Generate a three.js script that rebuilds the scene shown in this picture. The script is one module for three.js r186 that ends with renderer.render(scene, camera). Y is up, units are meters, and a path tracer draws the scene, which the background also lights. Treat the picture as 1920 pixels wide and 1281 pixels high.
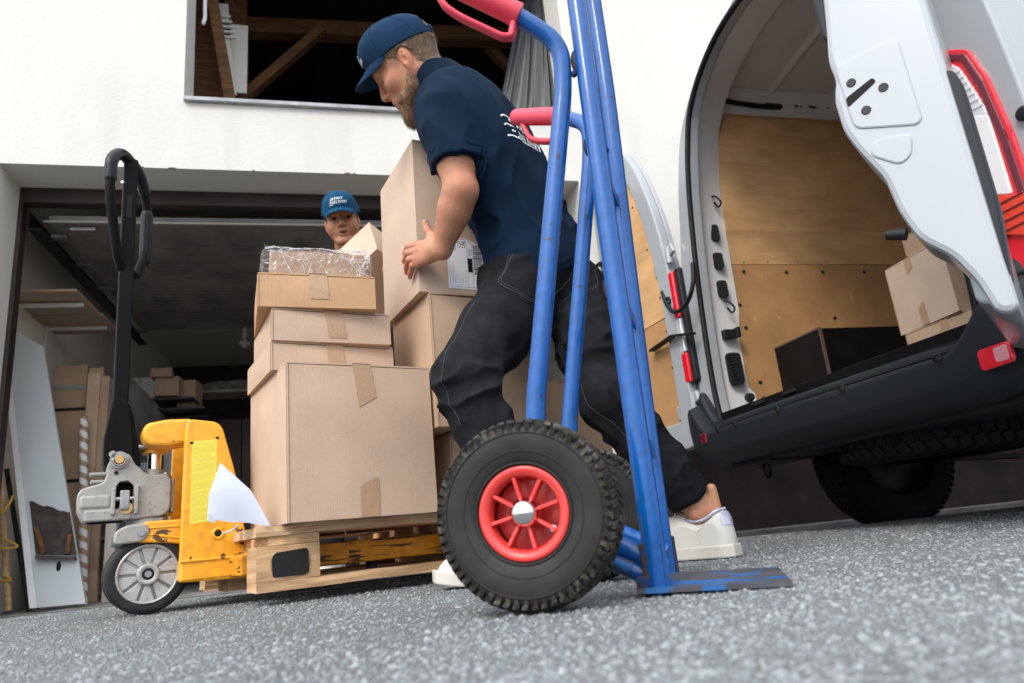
import * as THREE from 'three';
import { RoundedBoxGeometry } from 'three/addons/geometries/RoundedBoxGeometry.js';
import { mergeGeometries } from 'three/addons/utils/BufferGeometryUtils.js';

// ---------- camera ----------
const scene = new THREE.Scene();
const camera = new THREE.PerspectiveCamera(2 * Math.atan(640.5 / 1310) * 180 / Math.PI, 1024 / 683, 0.05, 300);
{
  const pitch = 15.45 * Math.PI / 180, roll = 5.75 * Math.PI / 180, yaw = 15 * Math.PI / 180;
  const fwd = new THREE.Vector3(Math.sin(yaw) * Math.cos(pitch), Math.sin(pitch), -Math.cos(yaw) * Math.cos(pitch));
  const right = new THREE.Vector3(Math.cos(yaw), 0, Math.sin(yaw));
  const up = new THREE.Vector3().crossVectors(right, fwd);
  camera.position.set(0, 0.1, 0);
  camera.up.copy(up.multiplyScalar(Math.cos(roll)).addScaledVector(right, Math.sin(roll)));
  camera.lookAt(fwd.add(camera.position));
  camera.focus = 1.75; camera.userData.fStop = 4.5;
}
// ---------- sky: bright high overcast, one soft sun behind the camera's left shoulder ----------
const SUN = new THREE.Vector3(-0.66, 0.92, 0.62).normalize();
{
  const w = 256, h = 128, data = new Float32Array(w * h * 4);
  for (let j = 0; j < h; j++) for (let i = 0; i < w; i++) {
    const phi = ((i + .5) / w - .5) * 2 * Math.PI, th = ((j + .5) / h - .5) * Math.PI;
    const d = new THREE.Vector3(Math.cos(phi) * Math.cos(th), Math.sin(th), Math.sin(phi) * Math.cos(th));
    const e = Math.max(d.y, 0), c = Math.max(d.dot(SUN), 0);
    const cloud = 0.10 * Math.sin(phi * 3 + 1.3 + 4 * e) * Math.sin(phi * 2 - e * 9);
    const base = (0.74 + 0.18 * e + 1.45 * Math.pow(c, 3) + 1.5 * cloud * (1 - e));
    const k = (j * w + i) * 4, below = d.y < 0;
    data[k] = below ? .22 : base * 0.95; data[k + 1] = below ? .22 : base * 1.0; data[k + 2] = below ? .22 : base * 1.08; data[k + 3] = 1;
  }
  const t = new THREE.DataTexture(data, w, h, THREE.RGBAFormat, THREE.FloatType);
  t.mapping = THREE.EquirectangularReflectionMapping; t.magFilter = t.minFilter = THREE.LinearFilter; t.needsUpdate = true;
  scene.background = t; scene.environment = t;
}
const sun = new THREE.DirectionalLight(0xfff1de, 1.25);
sun.position.copy(SUN).multiplyScalar(20); sun.target.position.set(0.5, 0, -2); sun.castShadow = true; sun.shadow.radius = 30;
sun.shadow.mapSize.set(2048, 2048);
Object.assign(sun.shadow.camera, { left: -9, right: 9, top: 9, bottom: -9, near: 1, far: 50 });
scene.add(sun, sun.target);
const renderer = new THREE.WebGLRenderer({ antialias: true });
renderer.setSize(1024, 683); renderer.shadowMap.enabled = true; renderer.shadowMap.type = THREE.PCFSoftShadowMap;
renderer.toneMapping = THREE.LinearToneMapping; renderer.toneMappingExposure = 1.55;
// ---------- helpers ----------
const PI = Math.PI, sin = Math.sin, cos = Math.cos, abs = Math.abs, min = Math.min, max = Math.max, hyp = Math.hypot;
const clamp = (x, a = 0, b = 1) => x < a ? a : x > b ? b : x, mix = (a, b, t) => a + (b - a) * t;
const sstep = (a, b, x) => { const t = clamp((x - a) / (b - a)); return t * t * (3 - 2 * t); };
function rng(seed) { let s = seed >>> 0; return () => { s = (s + 0x6D2B79F5) | 0; let t = Math.imul(s ^ s >>> 15, 1 | s); t = t + Math.imul(t ^ t >>> 7, 61 | t) ^ t; return ((t ^ t >>> 14) >>> 0) / 4294967296; }; }
const hash = (x, y, z) => { let h = Math.imul(x, 374761393) + Math.imul(y, 668265263) + Math.imul(z, 2147483647 ^ 974634) | 0; h = Math.imul(h ^ h >>> 13, 1274126177); h ^= h >>> 16; return (h >>> 0) / 4294967296; };
// value noise, optionally periodic in x,y
function vn(x, y, z = 0, p = 0) {
  const X = Math.floor(x), Y = Math.floor(y), Z = Math.floor(z); let fx = x - X, fy = y - Y, fz = z - Z;
  fx = fx * fx * (3 - 2 * fx); fy = fy * fy * (3 - 2 * fy); fz = fz * fz * (3 - 2 * fz);
  const w = p ? v => ((v % p) + p) % p : v => v, x0 = w(X), x1 = w(X + 1), y0 = w(Y), y1 = w(Y + 1);
  const l = (a, b, t) => a + (b - a) * t;
  const q = zz => l(l(hash(x0, y0, zz), hash(x1, y0, zz), fx), l(hash(x0, y1, zz), hash(x1, y1, zz), fx), fy);
  return fz === 0 ? q(Z) : l(q(Z), q(Z + 1), fz);
}
function fbm(x, y, z = 0, o = 4, p = 0) { let s = 0, a = .5, n = 0; for (let i = 0; i < o; i++) { s += a * vn(x, y, z + i * 17, p); n += a; a *= .5; x *= 2; y *= 2; if (p) p *= 2; } return s / n; }

// texture from a function of (u,v in 0..1) -> grey number or [r,g,b] in 0..1 (sRGB for colour maps)
function tex(w, h, fn, colour = false) {
  const d = new Uint8Array(w * h * 4);
  for (let j = 0; j < h; j++) for (let i = 0; i < w; i++) {
    const c = fn(i / w, j / h), k = (j * w + i) * 4;
    if (c.length) { d[k] = clamp(c[0]) * 255; d[k + 1] = clamp(c[1]) * 255; d[k + 2] = clamp(c[2]) * 255; d[k + 3] = c.length > 3 ? clamp(c[3]) * 255 : 255; }
    else { d[k] = d[k + 1] = d[k + 2] = clamp(c) * 255; d[k + 3] = 255; }
  }
  const t = new THREE.DataTexture(d, w, h); t.wrapS = t.wrapT = THREE.RepeatWrapping; t.magFilter = THREE.LinearFilter; t.minFilter = THREE.LinearMipmapLinearFilter; t.generateMipmaps = true;
  if (colour) t.colorSpace = THREE.SRGBColorSpace; t.needsUpdate = true; return t;
}
function rep(t, sx, sy = sx) { const c = t.clone(); c.repeat.set(1 / sx, 1 / sy); c.needsUpdate = true; return c; }
function canvasTex(w, h, draw) {
  const c = document.createElement('canvas'); c.width = w; c.height = h; draw(c.getContext('2d'), w, h);
  const t = new THREE.CanvasTexture(c); t.colorSpace = THREE.SRGBColorSpace; t.anisotropy = 8; return t;
}

// uv in metres from the dominant axis of each triangle
function boxUV(g) {
  if (g.userData.keepUV && g.attributes.uv) return g.index ? g.toNonIndexed() : g;
  if (g.index) g = g.toNonIndexed();
  const p = g.attributes.position, n = p.count, uv = new Float32Array(n * 2);
  for (let i = 0; i < n; i += 3) {
    const ax = p.getX(i), ay = p.getY(i), az = p.getZ(i), bx = p.getX(i + 1) - ax, by = p.getY(i + 1) - ay, bz = p.getZ(i + 1) - az, cx = p.getX(i + 2) - ax, cy = p.getY(i + 2) - ay, cz = p.getZ(i + 2) - az;
    const nx = abs(by * cz - bz * cy), ny = abs(bz * cx - bx * cz), nz = abs(bx * cy - by * cx);
    for (let k = 0; k < 3; k++) {
      const x = p.getX(i + k), y = p.getY(i + k), z = p.getZ(i + k), j = (i + k) * 2;
      if (nx >= ny && nx >= nz) { uv[j] = z; uv[j + 1] = y; } else if (ny >= nz) { uv[j] = x; uv[j + 1] = z; } else { uv[j] = x; uv[j + 1] = y; }
    }
  }
  g.setAttribute('uv', new THREE.BufferAttribute(uv, 2)); return g;
}
function prep(g) {
  g = boxUV(g); if (!g.attributes.normal) g.computeVertexNormals();
  for (const k of Object.keys(g.attributes)) if (!['position', 'normal', 'uv', 'color'].includes(k)) g.deleteAttribute(k);
  return g;
}
const OFF = new Map(), counts = {};
const numbered = n => { const c = counts[n] = (counts[n] ?? -1) + 1; return c ? n + '_' + String(c).padStart(3, '0') : n; };
function tag(o, label, category, group, kind) { if (label) o.userData.label = label; if (category) o.userData.category = category; if (group) o.userData.group = group; if (kind) o.userData.kind = kind; return o; }
// a thing: group at its base. world = true means its parts are given in world coordinates
function thing(name, label, category, pos, { yaw = 0, world = false, group } = {}) {
  const o = new THREE.Group(); o.name = numbered(name); o.position.set(...pos); o.rotation.y = yaw; scene.add(o);
  if (world) OFF.set(o, pos); return tag(o, label, category, group);
}
function part(name, geos, material, parent = scene) {
  geos = [].concat(geos).map(prep);
  if (geos.some(g => g.attributes.color)) geos.forEach(g => { if (!g.attributes.color) g.setAttribute('color', new THREE.BufferAttribute(new Float32Array(g.attributes.position.count * 3).fill(1), 3)); });
  const g = geos.length > 1 ? mergeGeometries(geos) : geos[0];
  const off = OFF.get(parent); if (off) g.translate(-off[0], -off[1], -off[2]);
  const m = new THREE.Mesh(g, material); m.name = parent === scene ? numbered(name) : name; m.castShadow = m.receiveShadow = true; parent.add(m);
  if (off) OFF.set(m, off); return m;
}
const struct = (name, geos, m) => tag(part(name, geos, m), null, null, null, 'structure');

// ---------- geometry ----------
const v3 = a => new THREE.Vector3(...a);
const box = (w, h, d, x = 0, y = 0, z = 0, r = .002) => (r && min(w, h, d) > r * 2.2 ? new RoundedBoxGeometry(w, h, d, 2, r) : new THREE.BoxGeometry(w, h, d)).translate(x, y, z);
const boxMM = (x0, y0, z0, x1, y1, z1, r = .002) => box(abs(x1 - x0), abs(y1 - y0), abs(z1 - z0), (x0 + x1) / 2, (y0 + y1) / 2, (z0 + z1) / 2, r);
const cyl = (r1, r2, h, seg = 24) => new THREE.CylinderGeometry(r2, r1, h, seg);
function tube(pts, r, seg = 40, rs = 14, caps = true) {
  const c = new THREE.CatmullRomCurve3(pts.map(v3), false, 'centripetal'), gs = [new THREE.TubeGeometry(c, seg, r, rs)];
  if (caps) for (const p of [pts[0], pts[pts.length - 1]]) gs.push(new THREE.SphereGeometry(r, rs, 8).translate(...p));
  return mergeGeometries(gs.map(prep));
}
// straight runs joined by rounded bends
function pipe(pts, r, bend = .04, rs = 16, caps = true) {
  const path = new THREE.CurvePath(), P = pts.map(v3); let cur = P[0].clone();
  for (let i = 1; i < P.length - 1; i++) {
    const a = P[i].clone().sub(P[i - 1]).normalize(), b = P[i + 1].clone().sub(P[i]).normalize();
    const k = min(bend, P[i].distanceTo(P[i - 1]) * .45, P[i].distanceTo(P[i + 1]) * .45);
    const s = P[i].clone().addScaledVector(a, -k), e = P[i].clone().addScaledVector(b, k);
    path.add(new THREE.LineCurve3(cur, s)); path.add(new THREE.QuadraticBezierCurve3(s, P[i].clone(), e)); cur = e;
  }
  path.add(new THREE.LineCurve3(cur, P[P.length - 1]));
  const gs = [new THREE.TubeGeometry(path, max(8, (P.length - 1) * 24), r, rs)];
  if (caps) for (const p of [P[0], P[P.length - 1]]) gs.push(new THREE.SphereGeometry(r, rs, 8).translate(p.x, p.y, p.z));
  return mergeGeometries(gs.map(prep));
}
function rod(a, b, r1, r2 = r1, seg = 18) {
  const A = v3(a), B = v3(b), g = cyl(r1, r2, A.distanceTo(B), seg), d = B.clone().sub(A).normalize();
  return g.applyQuaternion(new THREE.Quaternion().setFromUnitVectors(new THREE.Vector3(0, 1, 0), d)).translate(...A.add(B).multiplyScalar(.5).toArray());
}
// box-section bar between two points: width w along 'side', thickness t
function bar(a, b, w, t, side = [0, 0, 1], r = .002) {
  const A = v3(a), B = v3(b), y = B.clone().sub(A), L = y.length(); y.normalize();
  const z = v3(side).addScaledVector(y, -v3(side).dot(y)).normalize(), x = new THREE.Vector3().crossVectors(y, z);
  return box(t, L, w, 0, 0, 0, r).applyMatrix4(new THREE.Matrix4().makeBasis(x, y, z)).translate(...A.add(B).multiplyScalar(.5).toArray());
}
const shape = pts => { const s = new THREE.Shape(); pts.forEach((p, i) => i ? s.lineTo(...p) : s.moveTo(...p)); return s; };
function roundShape(pts, r) {
  const s = new THREE.Shape(), n = pts.length;
  for (let i = 0; i < n; i++) {
    const p = pts[i], a = pts[(i + n - 1) % n], b = pts[(i + 1) % n], R = p[2] ?? r;
    const la = hyp(a[0] - p[0], a[1] - p[1]), lb = hyp(b[0] - p[0], b[1] - p[1]), k = min(R, la * .48, lb * .48);
    const s0 = [p[0] + (a[0] - p[0]) / la * k, p[1] + (a[1] - p[1]) / la * k], s1 = [p[0] + (b[0] - p[0]) / lb * k, p[1] + (b[1] - p[1]) / lb * k];
    i ? s.lineTo(...s0) : s.moveTo(...s0); s.quadraticCurveTo(p[0], p[1], ...s1);
  }
  s.closePath(); return s;
}
const extr = (s, depth, bevel = .002, curve = 8) => new THREE.ExtrudeGeometry(s, { depth: depth - 2 * bevel, bevelEnabled: bevel > 0, bevelSize: bevel, bevelThickness: bevel, bevelSegments: 2, curveSegments: curve, steps: 1 }).translate(0, 0, bevel);
// place a geometry on given axes; a mirrored set of axes keeps its faces outward
const basis = (g, o, x, y, z) => {
  const m = new THREE.Matrix4().makeBasis(v3(x), v3(y), v3(z)).setPosition(...o), f = m.determinant() < 0; if (g.index) g = g.toNonIndexed(); g.applyMatrix4(m);
  if (f) for (const k of Object.keys(g.attributes)) { const a = g.attributes[k], n = a.itemSize; for (let i = 0; i < a.count; i += 3) for (let c = 0; c < n; c++) { const t = a.array[(i + 1) * n + c]; a.array[(i + 1) * n + c] = a.array[(i + 2) * n + c]; a.array[(i + 2) * n + c] = t; } }
  if (f) { g.computeVertexNormals(); } return g;
};
const lathe = (pts, seg = 40) => new THREE.LatheGeometry(pts.map(p => new THREE.Vector2(...p)), seg);
// a grid surface from a function (s,t) -> [x,y,z]
function sheet(fn, nu, nv, keep = true) {
  const pos = [], uv = [], idx = [];
  for (let j = 0; j <= nv; j++) for (let i = 0; i <= nu; i++) { pos.push(...fn(i / nu, j / nv)); uv.push(i / nu, j / nv); }
  for (let j = 0; j < nv; j++) for (let i = 0; i < nu; i++) { const a = j * (nu + 1) + i, b = a + 1, c = a + nu + 1, d = c + 1; idx.push(a, b, d, a, d, c); }
  const g = new THREE.BufferGeometry(); g.setAttribute('position', new THREE.Float32BufferAttribute(pos, 3)); g.setAttribute('uv', new THREE.Float32BufferAttribute(uv, 2)); g.setIndex(idx); g.computeVertexNormals();
  g.userData.keepUV = keep; return g;
}
// the same with thickness: front at fn, back at fn + off
function slab(fn, nu, nv, off) {
  const a = sheet(fn, nu, nv, false), b = sheet((s, t) => { const p = fn(1 - s, t); return [p[0] + off[0], p[1] + off[1], p[2] + off[2]]; }, nu, nv, false);
  const edge = f => sheet((s, t) => { const p = f(s); return [p[0] + off[0] * t, p[1] + off[1] * t, p[2] + off[2] * t]; }, max(nu, nv), 1, false);
  return mergeGeometries([a, b, edge(s => fn(1 - s, 0)), edge(s => fn(s, 1)), edge(s => fn(0, s)), edge(s => fn(1, 1 - s))].map(prep));
}
// ---------- signed-distance modelling ----------
const cap = (a, b, r1, r2 = r1, k = .02, op = 1) => ({ t: 0, a, b, r1, r2, k, op, d: [b[0] - a[0], b[1] - a[1], b[2] - a[2]], l: 1 / max(1e-9, (b[0] - a[0]) ** 2 + (b[1] - a[1]) ** 2 + (b[2] - a[2]) ** 2) });
const ell = (c, r, m = null, k = .02, op = 1) => ({ t: 1, c, r, m, k, op });   // m = [x,y,z] unit axes
function evalPrim(q, x, y, z) {
  if (q.t === 0) {
    const px = x - q.a[0], py = y - q.a[1], pz = z - q.a[2], h = clamp((px * q.d[0] + py * q.d[1] + pz * q.d[2]) * q.l);
    return Math.sqrt((px - q.d[0] * h) ** 2 + (py - q.d[1] * h) ** 2 + (pz - q.d[2] * h) ** 2) - mix(q.r1, q.r2, h);
  }
  let px = x - q.c[0], py = y - q.c[1], pz = z - q.c[2];
  if (q.m) { const m = q.m, a = px * m[0][0] + py * m[0][1] + pz * m[0][2], b = px * m[1][0] + py * m[1][1] + pz * m[1][2], c = px * m[2][0] + py * m[2][1] + pz * m[2][2]; px = a; py = b; pz = c; }
  px /= q.r[0]; py /= q.r[1]; pz /= q.r[2]; const k0 = Math.sqrt(px * px + py * py + pz * pz); if (k0 < 1e-6) return -min(...q.r);
  px /= q.r[0]; py /= q.r[1]; pz /= q.r[2]; return k0 * (k0 - 1) / Math.sqrt(px * px + py * py + pz * pz);
}
function sdf(prims) {
  return (x, y, z) => {
    let d = 1e3;
    for (const q of prims) {
      const e = evalPrim(q, x, y, z), k = q.k;
      if (q.op > 0) { const h = clamp(.5 + .5 * (d - e) / k); d = mix(d, e, h) - k * h * (1 - h); }
      else { const h = clamp(.5 - .5 * (d + e) / k); d = mix(d, -e, h) + k * h * (1 - h); }
    }
    return d;
  };
}
// surface nets; f(x,y,z) < 0 inside
function nets(f, lo, hi, cell) {
  const n = [0, 1, 2].map(i => Math.ceil((hi[i] - lo[i]) / cell) + 1), [nx, ny, nz] = n, V = new Float32Array(nx * ny * nz);
  for (let k = 0, p = 0; k < nz; k++) for (let j = 0; j < ny; j++) for (let i = 0; i < nx; i++, p++) V[p] = f(lo[0] + i * cell, lo[1] + j * cell, lo[2] + k * cell);
  const id = new Int32Array(nx * ny * nz).fill(-1), pos = [], idx = [], sx = 1, sy = nx, sz = nx * ny;
  const E = [[0, 1], [2, 3], [4, 5], [6, 7], [0, 2], [1, 3], [4, 6], [5, 7], [0, 4], [1, 5], [2, 6], [3, 7]];
  for (let k = 0; k < nz - 1; k++) for (let j = 0; j < ny - 1; j++) for (let i = 0; i < nx - 1; i++) {
    const b = i + j * sy + k * sz, c = [V[b], V[b + 1], V[b + sy], V[b + sy + 1], V[b + sz], V[b + sz + 1], V[b + sz + sy], V[b + sz + sy + 1]];
    let m = 0; for (let q = 0; q < 8; q++) if (c[q] < 0) m |= 1 << q; if (m === 0 || m === 255) continue;
    let x = 0, y = 0, z = 0, w = 0;
    for (const [p, q] of E) if ((c[p] < 0) !== (c[q] < 0)) { const t = c[p] / (c[p] - c[q]); x += mix(p & 1, q & 1, t); y += mix(p >> 1 & 1, q >> 1 & 1, t); z += mix(p >> 2, q >> 2, t); w++; }
    id[b] = pos.length / 3; pos.push(lo[0] + (i + x / w) * cell, lo[1] + (j + y / w) * cell, lo[2] + (k + z / w) * cell);
  }
  for (let k = 1; k < nz - 1; k++) for (let j = 1; j < ny - 1; j++) for (let i = 1; i < nx - 1; i++) {
    const b = i + j * sy + k * sz, s = V[b] < 0;
    const q = (o, u, v) => { if (s !== (V[b + o] < 0)) { const A = id[b], B = id[b - u], C = id[b - u - v], D = id[b - v]; s ? idx.push(A, B, C, A, C, D) : idx.push(A, C, B, A, D, C); } };
    q(sx, sy, sz); q(sy, sz, sx); q(sz, sx, sy);
  }
  const nor = new Float32Array(pos.length), h = cell * .6;
  for (let i = 0; i < pos.length; i += 3) {
    const x = pos[i], y = pos[i + 1], z = pos[i + 2];
    let a = f(x + h, y, z) - f(x - h, y, z), b = f(x, y + h, z) - f(x, y - h, z), c = f(x, y, z + h) - f(x, y, z - h); const l = hyp(a, b, c) || 1;
    nor[i] = a / l; nor[i + 1] = b / l; nor[i + 2] = c / l;
  }
  const g = new THREE.BufferGeometry(); g.setAttribute('position', new THREE.Float32BufferAttribute(pos, 3)); g.setAttribute('normal', new THREE.BufferAttribute(nor, 3)); g.setIndex(idx); return g;
}
function paint(g, fn) { const p = g.attributes.position, c = new Float32Array(p.count * 3); for (let i = 0; i < p.count; i++) c.set(fn(p.getX(i), p.getY(i), p.getZ(i)), i * 3); g.setAttribute('color', new THREE.BufferAttribute(c, 3)); return g; }
// closest point on f = off
function onto(f, p, off = 0) {
  let [x, y, z] = p; const h = .002;
  for (let i = 0; i < 12; i++) { const d = f(x, y, z) - off; let a = f(x + h, y, z) - f(x - h, y, z), b = f(x, y + h, z) - f(x, y - h, z), c = f(x, y, z + h) - f(x, y, z - h); const l = hyp(a, b, c) || 1; x -= a / l * d * .8; y -= b / l * d * .8; z -= c / l * d * .8; }
  return [x, y, z];
}
const seam = (f, pts, r, off, n = 40) => { const c = new THREE.CatmullRomCurve3(pts.map(v3)); return tube(c.getPoints(n).map(p => onto(f, p.toArray(), off)), r, n * 2, 5, false); };
// ---------- materials ----------
const std = (o) => new THREE.MeshStandardMaterial(o), phys = o => new THREE.MeshPhysicalMaterial(o);
const lin = (r, g, b) => new THREE.Color().setRGB(r, g, b);
const T = {};
// fine all-purpose grain, tiled
T.grain = tex(512, 512, (u, v) => .5 + .5 * (fbm(u * 32, v * 32, 3, 4, 32) - .5) + .25 * (vn(u * 256, v * 256, 9, 256) - .5));
T.soft = tex(256, 256, (u, v) => .97 + .05 * (fbm(u * 4, v * 4, 6, 4, 4) - .5), true);
T.blotch = tex(512, 512, (u, v) => { const a = fbm(u * 6, v * 6, 5, 5, 6); return .75 + .5 * (a - .5); }, true);
// asphalt: pale crushed stones in dark binder
{
  const S = 2048, N = 370, cellsz = S / N, r = rng(7), px = new Float32Array(N * N), py = new Float32Array(N * N), tone = new Float32Array(N * N), rad = new Float32Array(N * N), hue = new Float32Array(N * N);
  for (let i = 0; i < N * N; i++) { px[i] = r(); py[i] = r(); tone[i] = r(); rad[i] = .34 + .55 * r() * r(); hue[i] = r(); }
  const H = new Float32Array(S * S), C = new Float32Array(S * S * 3);
  for (let y = 0; y < S; y++) for (let x = 0; x < S; x++) {
    const gx = x / cellsz, gy = y / cellsz, X = Math.floor(gx), Y = Math.floor(gy); let b = 9, bi = 0;
    for (let j = -1; j <= 1; j++) for (let i = -1; i <= 1; i++) { const k = ((Y + j + N) % N) * N + (X + i + N) % N, dx = X + i + px[k] - gx, dy = Y + j + py[k] - gy, d = (Math.abs(dx) + Math.abs(dy) * .3 + Math.sqrt(dx * dx + dy * dy)) * .72 / rad[k]; if (d < b) { b = d; bi = k; } }
    const e = sstep(1.12, .55, b), t = tone[bi], f = .8 + .4 * vn(x / 3, y / 3, 2), g = (.19 + .14 * t * t * t + .215 * t) * f, big = .72 + .56 * fbm(x / S * 7, y / S * 7, 4, 4, 7);
    H[y * S + x] = e * (.4 + .6 * t) + .12 * vn(x / 2, y / 2, 1);
    for (let c = 0; c < 3; c++) C[(y * S + x) * 3 + c] = mix(.125, g * (c === 0 ? .91 - .05 * hue[bi] : c === 2 ? .98 + .1 * hue[bi] : 1), e) * big;
  }
  const s = v => v <= .0031 ? v * 12.9 : 1.055 * Math.pow(v, 1 / 2.4) - .055;
  T.asph = tex(S, S, (u, v) => { const k = (Math.round(v * S) * S + Math.round(u * S)) * 3; return [s(C[k]), s(C[k + 1]), s(C[k + 2])]; }, true);
  T.asphH = tex(S, S, (u, v) => H[Math.round(v * S) * S + Math.round(u * S)]);
}
T.card = tex(1024, 1024, (u, v) => { const f = fbm(u * 5, v * 5, 1, 4, 5), g = vn(u * 340, v * 340, 2, 340), fl = .5 + .5 * sin(u * 2 * PI * 90), h = vn(u * 240, v * 36, 5, 1e9), k = .955 + .11 * (f - .5) + .05 * (g - .5) + .014 * (fl - .5) + .02 * (h - .5); return [k, k * .995, k * .985]; }, true);
T.cardB = tex(1024, 1024, (u, v) => .5 + .3 * sin(u * 2 * PI * 90) + .25 * (vn(u * 400, v * 400, 4, 400) - .5) + .5 * (fbm(u * 9, v * 9, 8, 3, 9) - .5));
const wood = (seed, dark, light, ring = 22, knots = 3) => { const r = rng(seed), K = []; for (let i = 0; i < knots; i++) K.push([r(), r(), .012 + r() * .02]); return tex(1024, 512, (u, v) => {
  let w = v * ring + 1.1 * fbm(u * 3, v * 6, seed, 4) * 6, kn = 0; for (const [a, b, s] of K) { const d = hyp((u - a) * 2.2, v - b); w += 2.5 * Math.exp(-d * d / (s * s * 9)) * 3; kn = max(kn, sstep(s * 1.3, s * .5, d)); }
  const a = .5 + .5 * sin(w * 2 * PI * .5), fib = fbm(u * 14, v * 230, seed + 4, 3), t = clamp(.2 + .5 * a * .6 + .55 * (fib - .35) - kn * .55), dirt = .82 + .3 * fbm(u * 5, v * 4, seed + 8, 4);
  return dark.map((d, i) => mix(d, light[i], t) * dirt); }, true); };
T.pallet = wood(11, [.70, .56, .42], [.97, .86, .70], 16, 3);
T.beam = wood(23, [.30, .19, .10], [.58, .40, .23], 12, 3);
T.ply = wood(31, [.80, .61, .41], [.90, .73, .53], 7, 0);
T.mdf = tex(512, 512, (u, v) => { const n = fbm(u * 6, v * 6, 9, 4, 6), g = vn(u * 200, v * 200, 3, 200), sc = sstep(.80, .86, fbm(u * 40, v * 7, 12, 3)) * .25, k = .86 + .22 * (n - .5) + .06 * (g - .5) + sc; return [k * .82, k * .63, k * .42]; }, true);
T.plaster = tex(1024, 1024, (u, v) => { const n = fbm(u * 5, v * 5, 2, 5, 5), d = sstep(.55, .9, fbm(u * 12, v * 3, 6, 4, 3)) * .028, k = .965 + .04 * (n - .5) - d; return [k, k * .995, k * .975]; }, true);
T.plasterB = tex(1024, 1024, (u, v) => fbm(u * 60, v * 60, 3, 4, 60));
// chipped paint: r=base, dark scuffs
const scuffs = (seed, fx, fy, lo, hi, c0, c1, size = 1024) => tex(size, size, (u, v) => { const a = fbm(u * fx, v * fy, seed, 5), b = fbm(u * 9, v * 9, seed + 3, 3), s = sstep(lo, hi, a * .75 + b * .25), n = .93 + .14 * vn(u * 30, v * 30, seed + 1); return c0.map((c, i) => mix(c * n, c1[i] * (.7 + .6 * b), s)); }, true);
T.yellow = scuffs(41, 14, 14, .68, .72, [.93, .655, .13], [.30, .20, .10]);
T.yellowFork = scuffs(43, 6, 90, .57, .64, [.84, .56, .09], [.25, .17, .09]);
T.blue = scuffs(47, 12, 12, .70, .73, [.0, .315, .60], [.16, .20, .28]);
T.blueWorn = scuffs(53, 7, 7, .40, .55, [.10, .36, .62], [.27, .27, .29]);
T.rust = scuffs(59, 12, 12, .40, .62, [.02, .20, .42], [.26, .15, .10], 512);
T.rubber = tex(512, 512, (u, v) => { const n = fbm(u * 7, v * 7, 3, 5, 7), k = .15 + .10 * n; return [k * 1.02, k, k * .97]; }, true);
T.tread = tex(512, 512, (u, v) => { const n = fbm(u * 9, v * 9, 8, 5, 9), k = .20 + .24 * sstep(.35, .75, n); return [k * 1.03, k * .98, k * .9]; }, true);
T.denim = tex(1024, 1024, (u, v) => { const a = vn(u * 300, v * 900, 1, 900), b = .5 + .5 * sin((u + v) * 2 * PI * 220), n = fbm(u * 5, v * 5, 7, 4, 5), k = .20 + .055 * (a - .5) + .03 * (b - .5) + .10 * (n - .45); return [k * .98, k * .99, k * 1.04]; }, true);
T.cloth = tex(512, 512, (u, v) => { const a = .5 + .5 * sin(u * 2 * PI * 128) * sin(v * 2 * PI * 128), n = fbm(u * 8, v * 8, 5, 4, 8); return .5 + .35 * (a - .5) + .3 * (n - .5); });
T.skin = tex(512, 512, (u, v) => { const n = fbm(u * 10, v * 10, 2, 4, 10), g = vn(u * 200, v * 200, 3, 200); const k = .94 + .12 * (n - .5) + .07 * (g - .5); return [k, k * (1 - .05 * (n - .5)), k * (1 - .08 * (n - .5))]; }, true);
T.skinB = tex(512, 512, (u, v) => .5 + .5 * (fbm(u * 90, v * 90, 4, 3, 90) - .5));
T.cast = tex(512, 512, (u, v) => { const n = fbm(u * 6, v * 6, 4, 5, 6), g = vn(u * 220, v * 220, 7, 220), d = sstep(.64, .8, fbm(u * 24, v * 24, 9, 4, 24)), k = .76 + .12 * (n - .5) + .10 * (g - .5) - d * .12; return [k, k, k * .985]; }, true);

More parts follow.
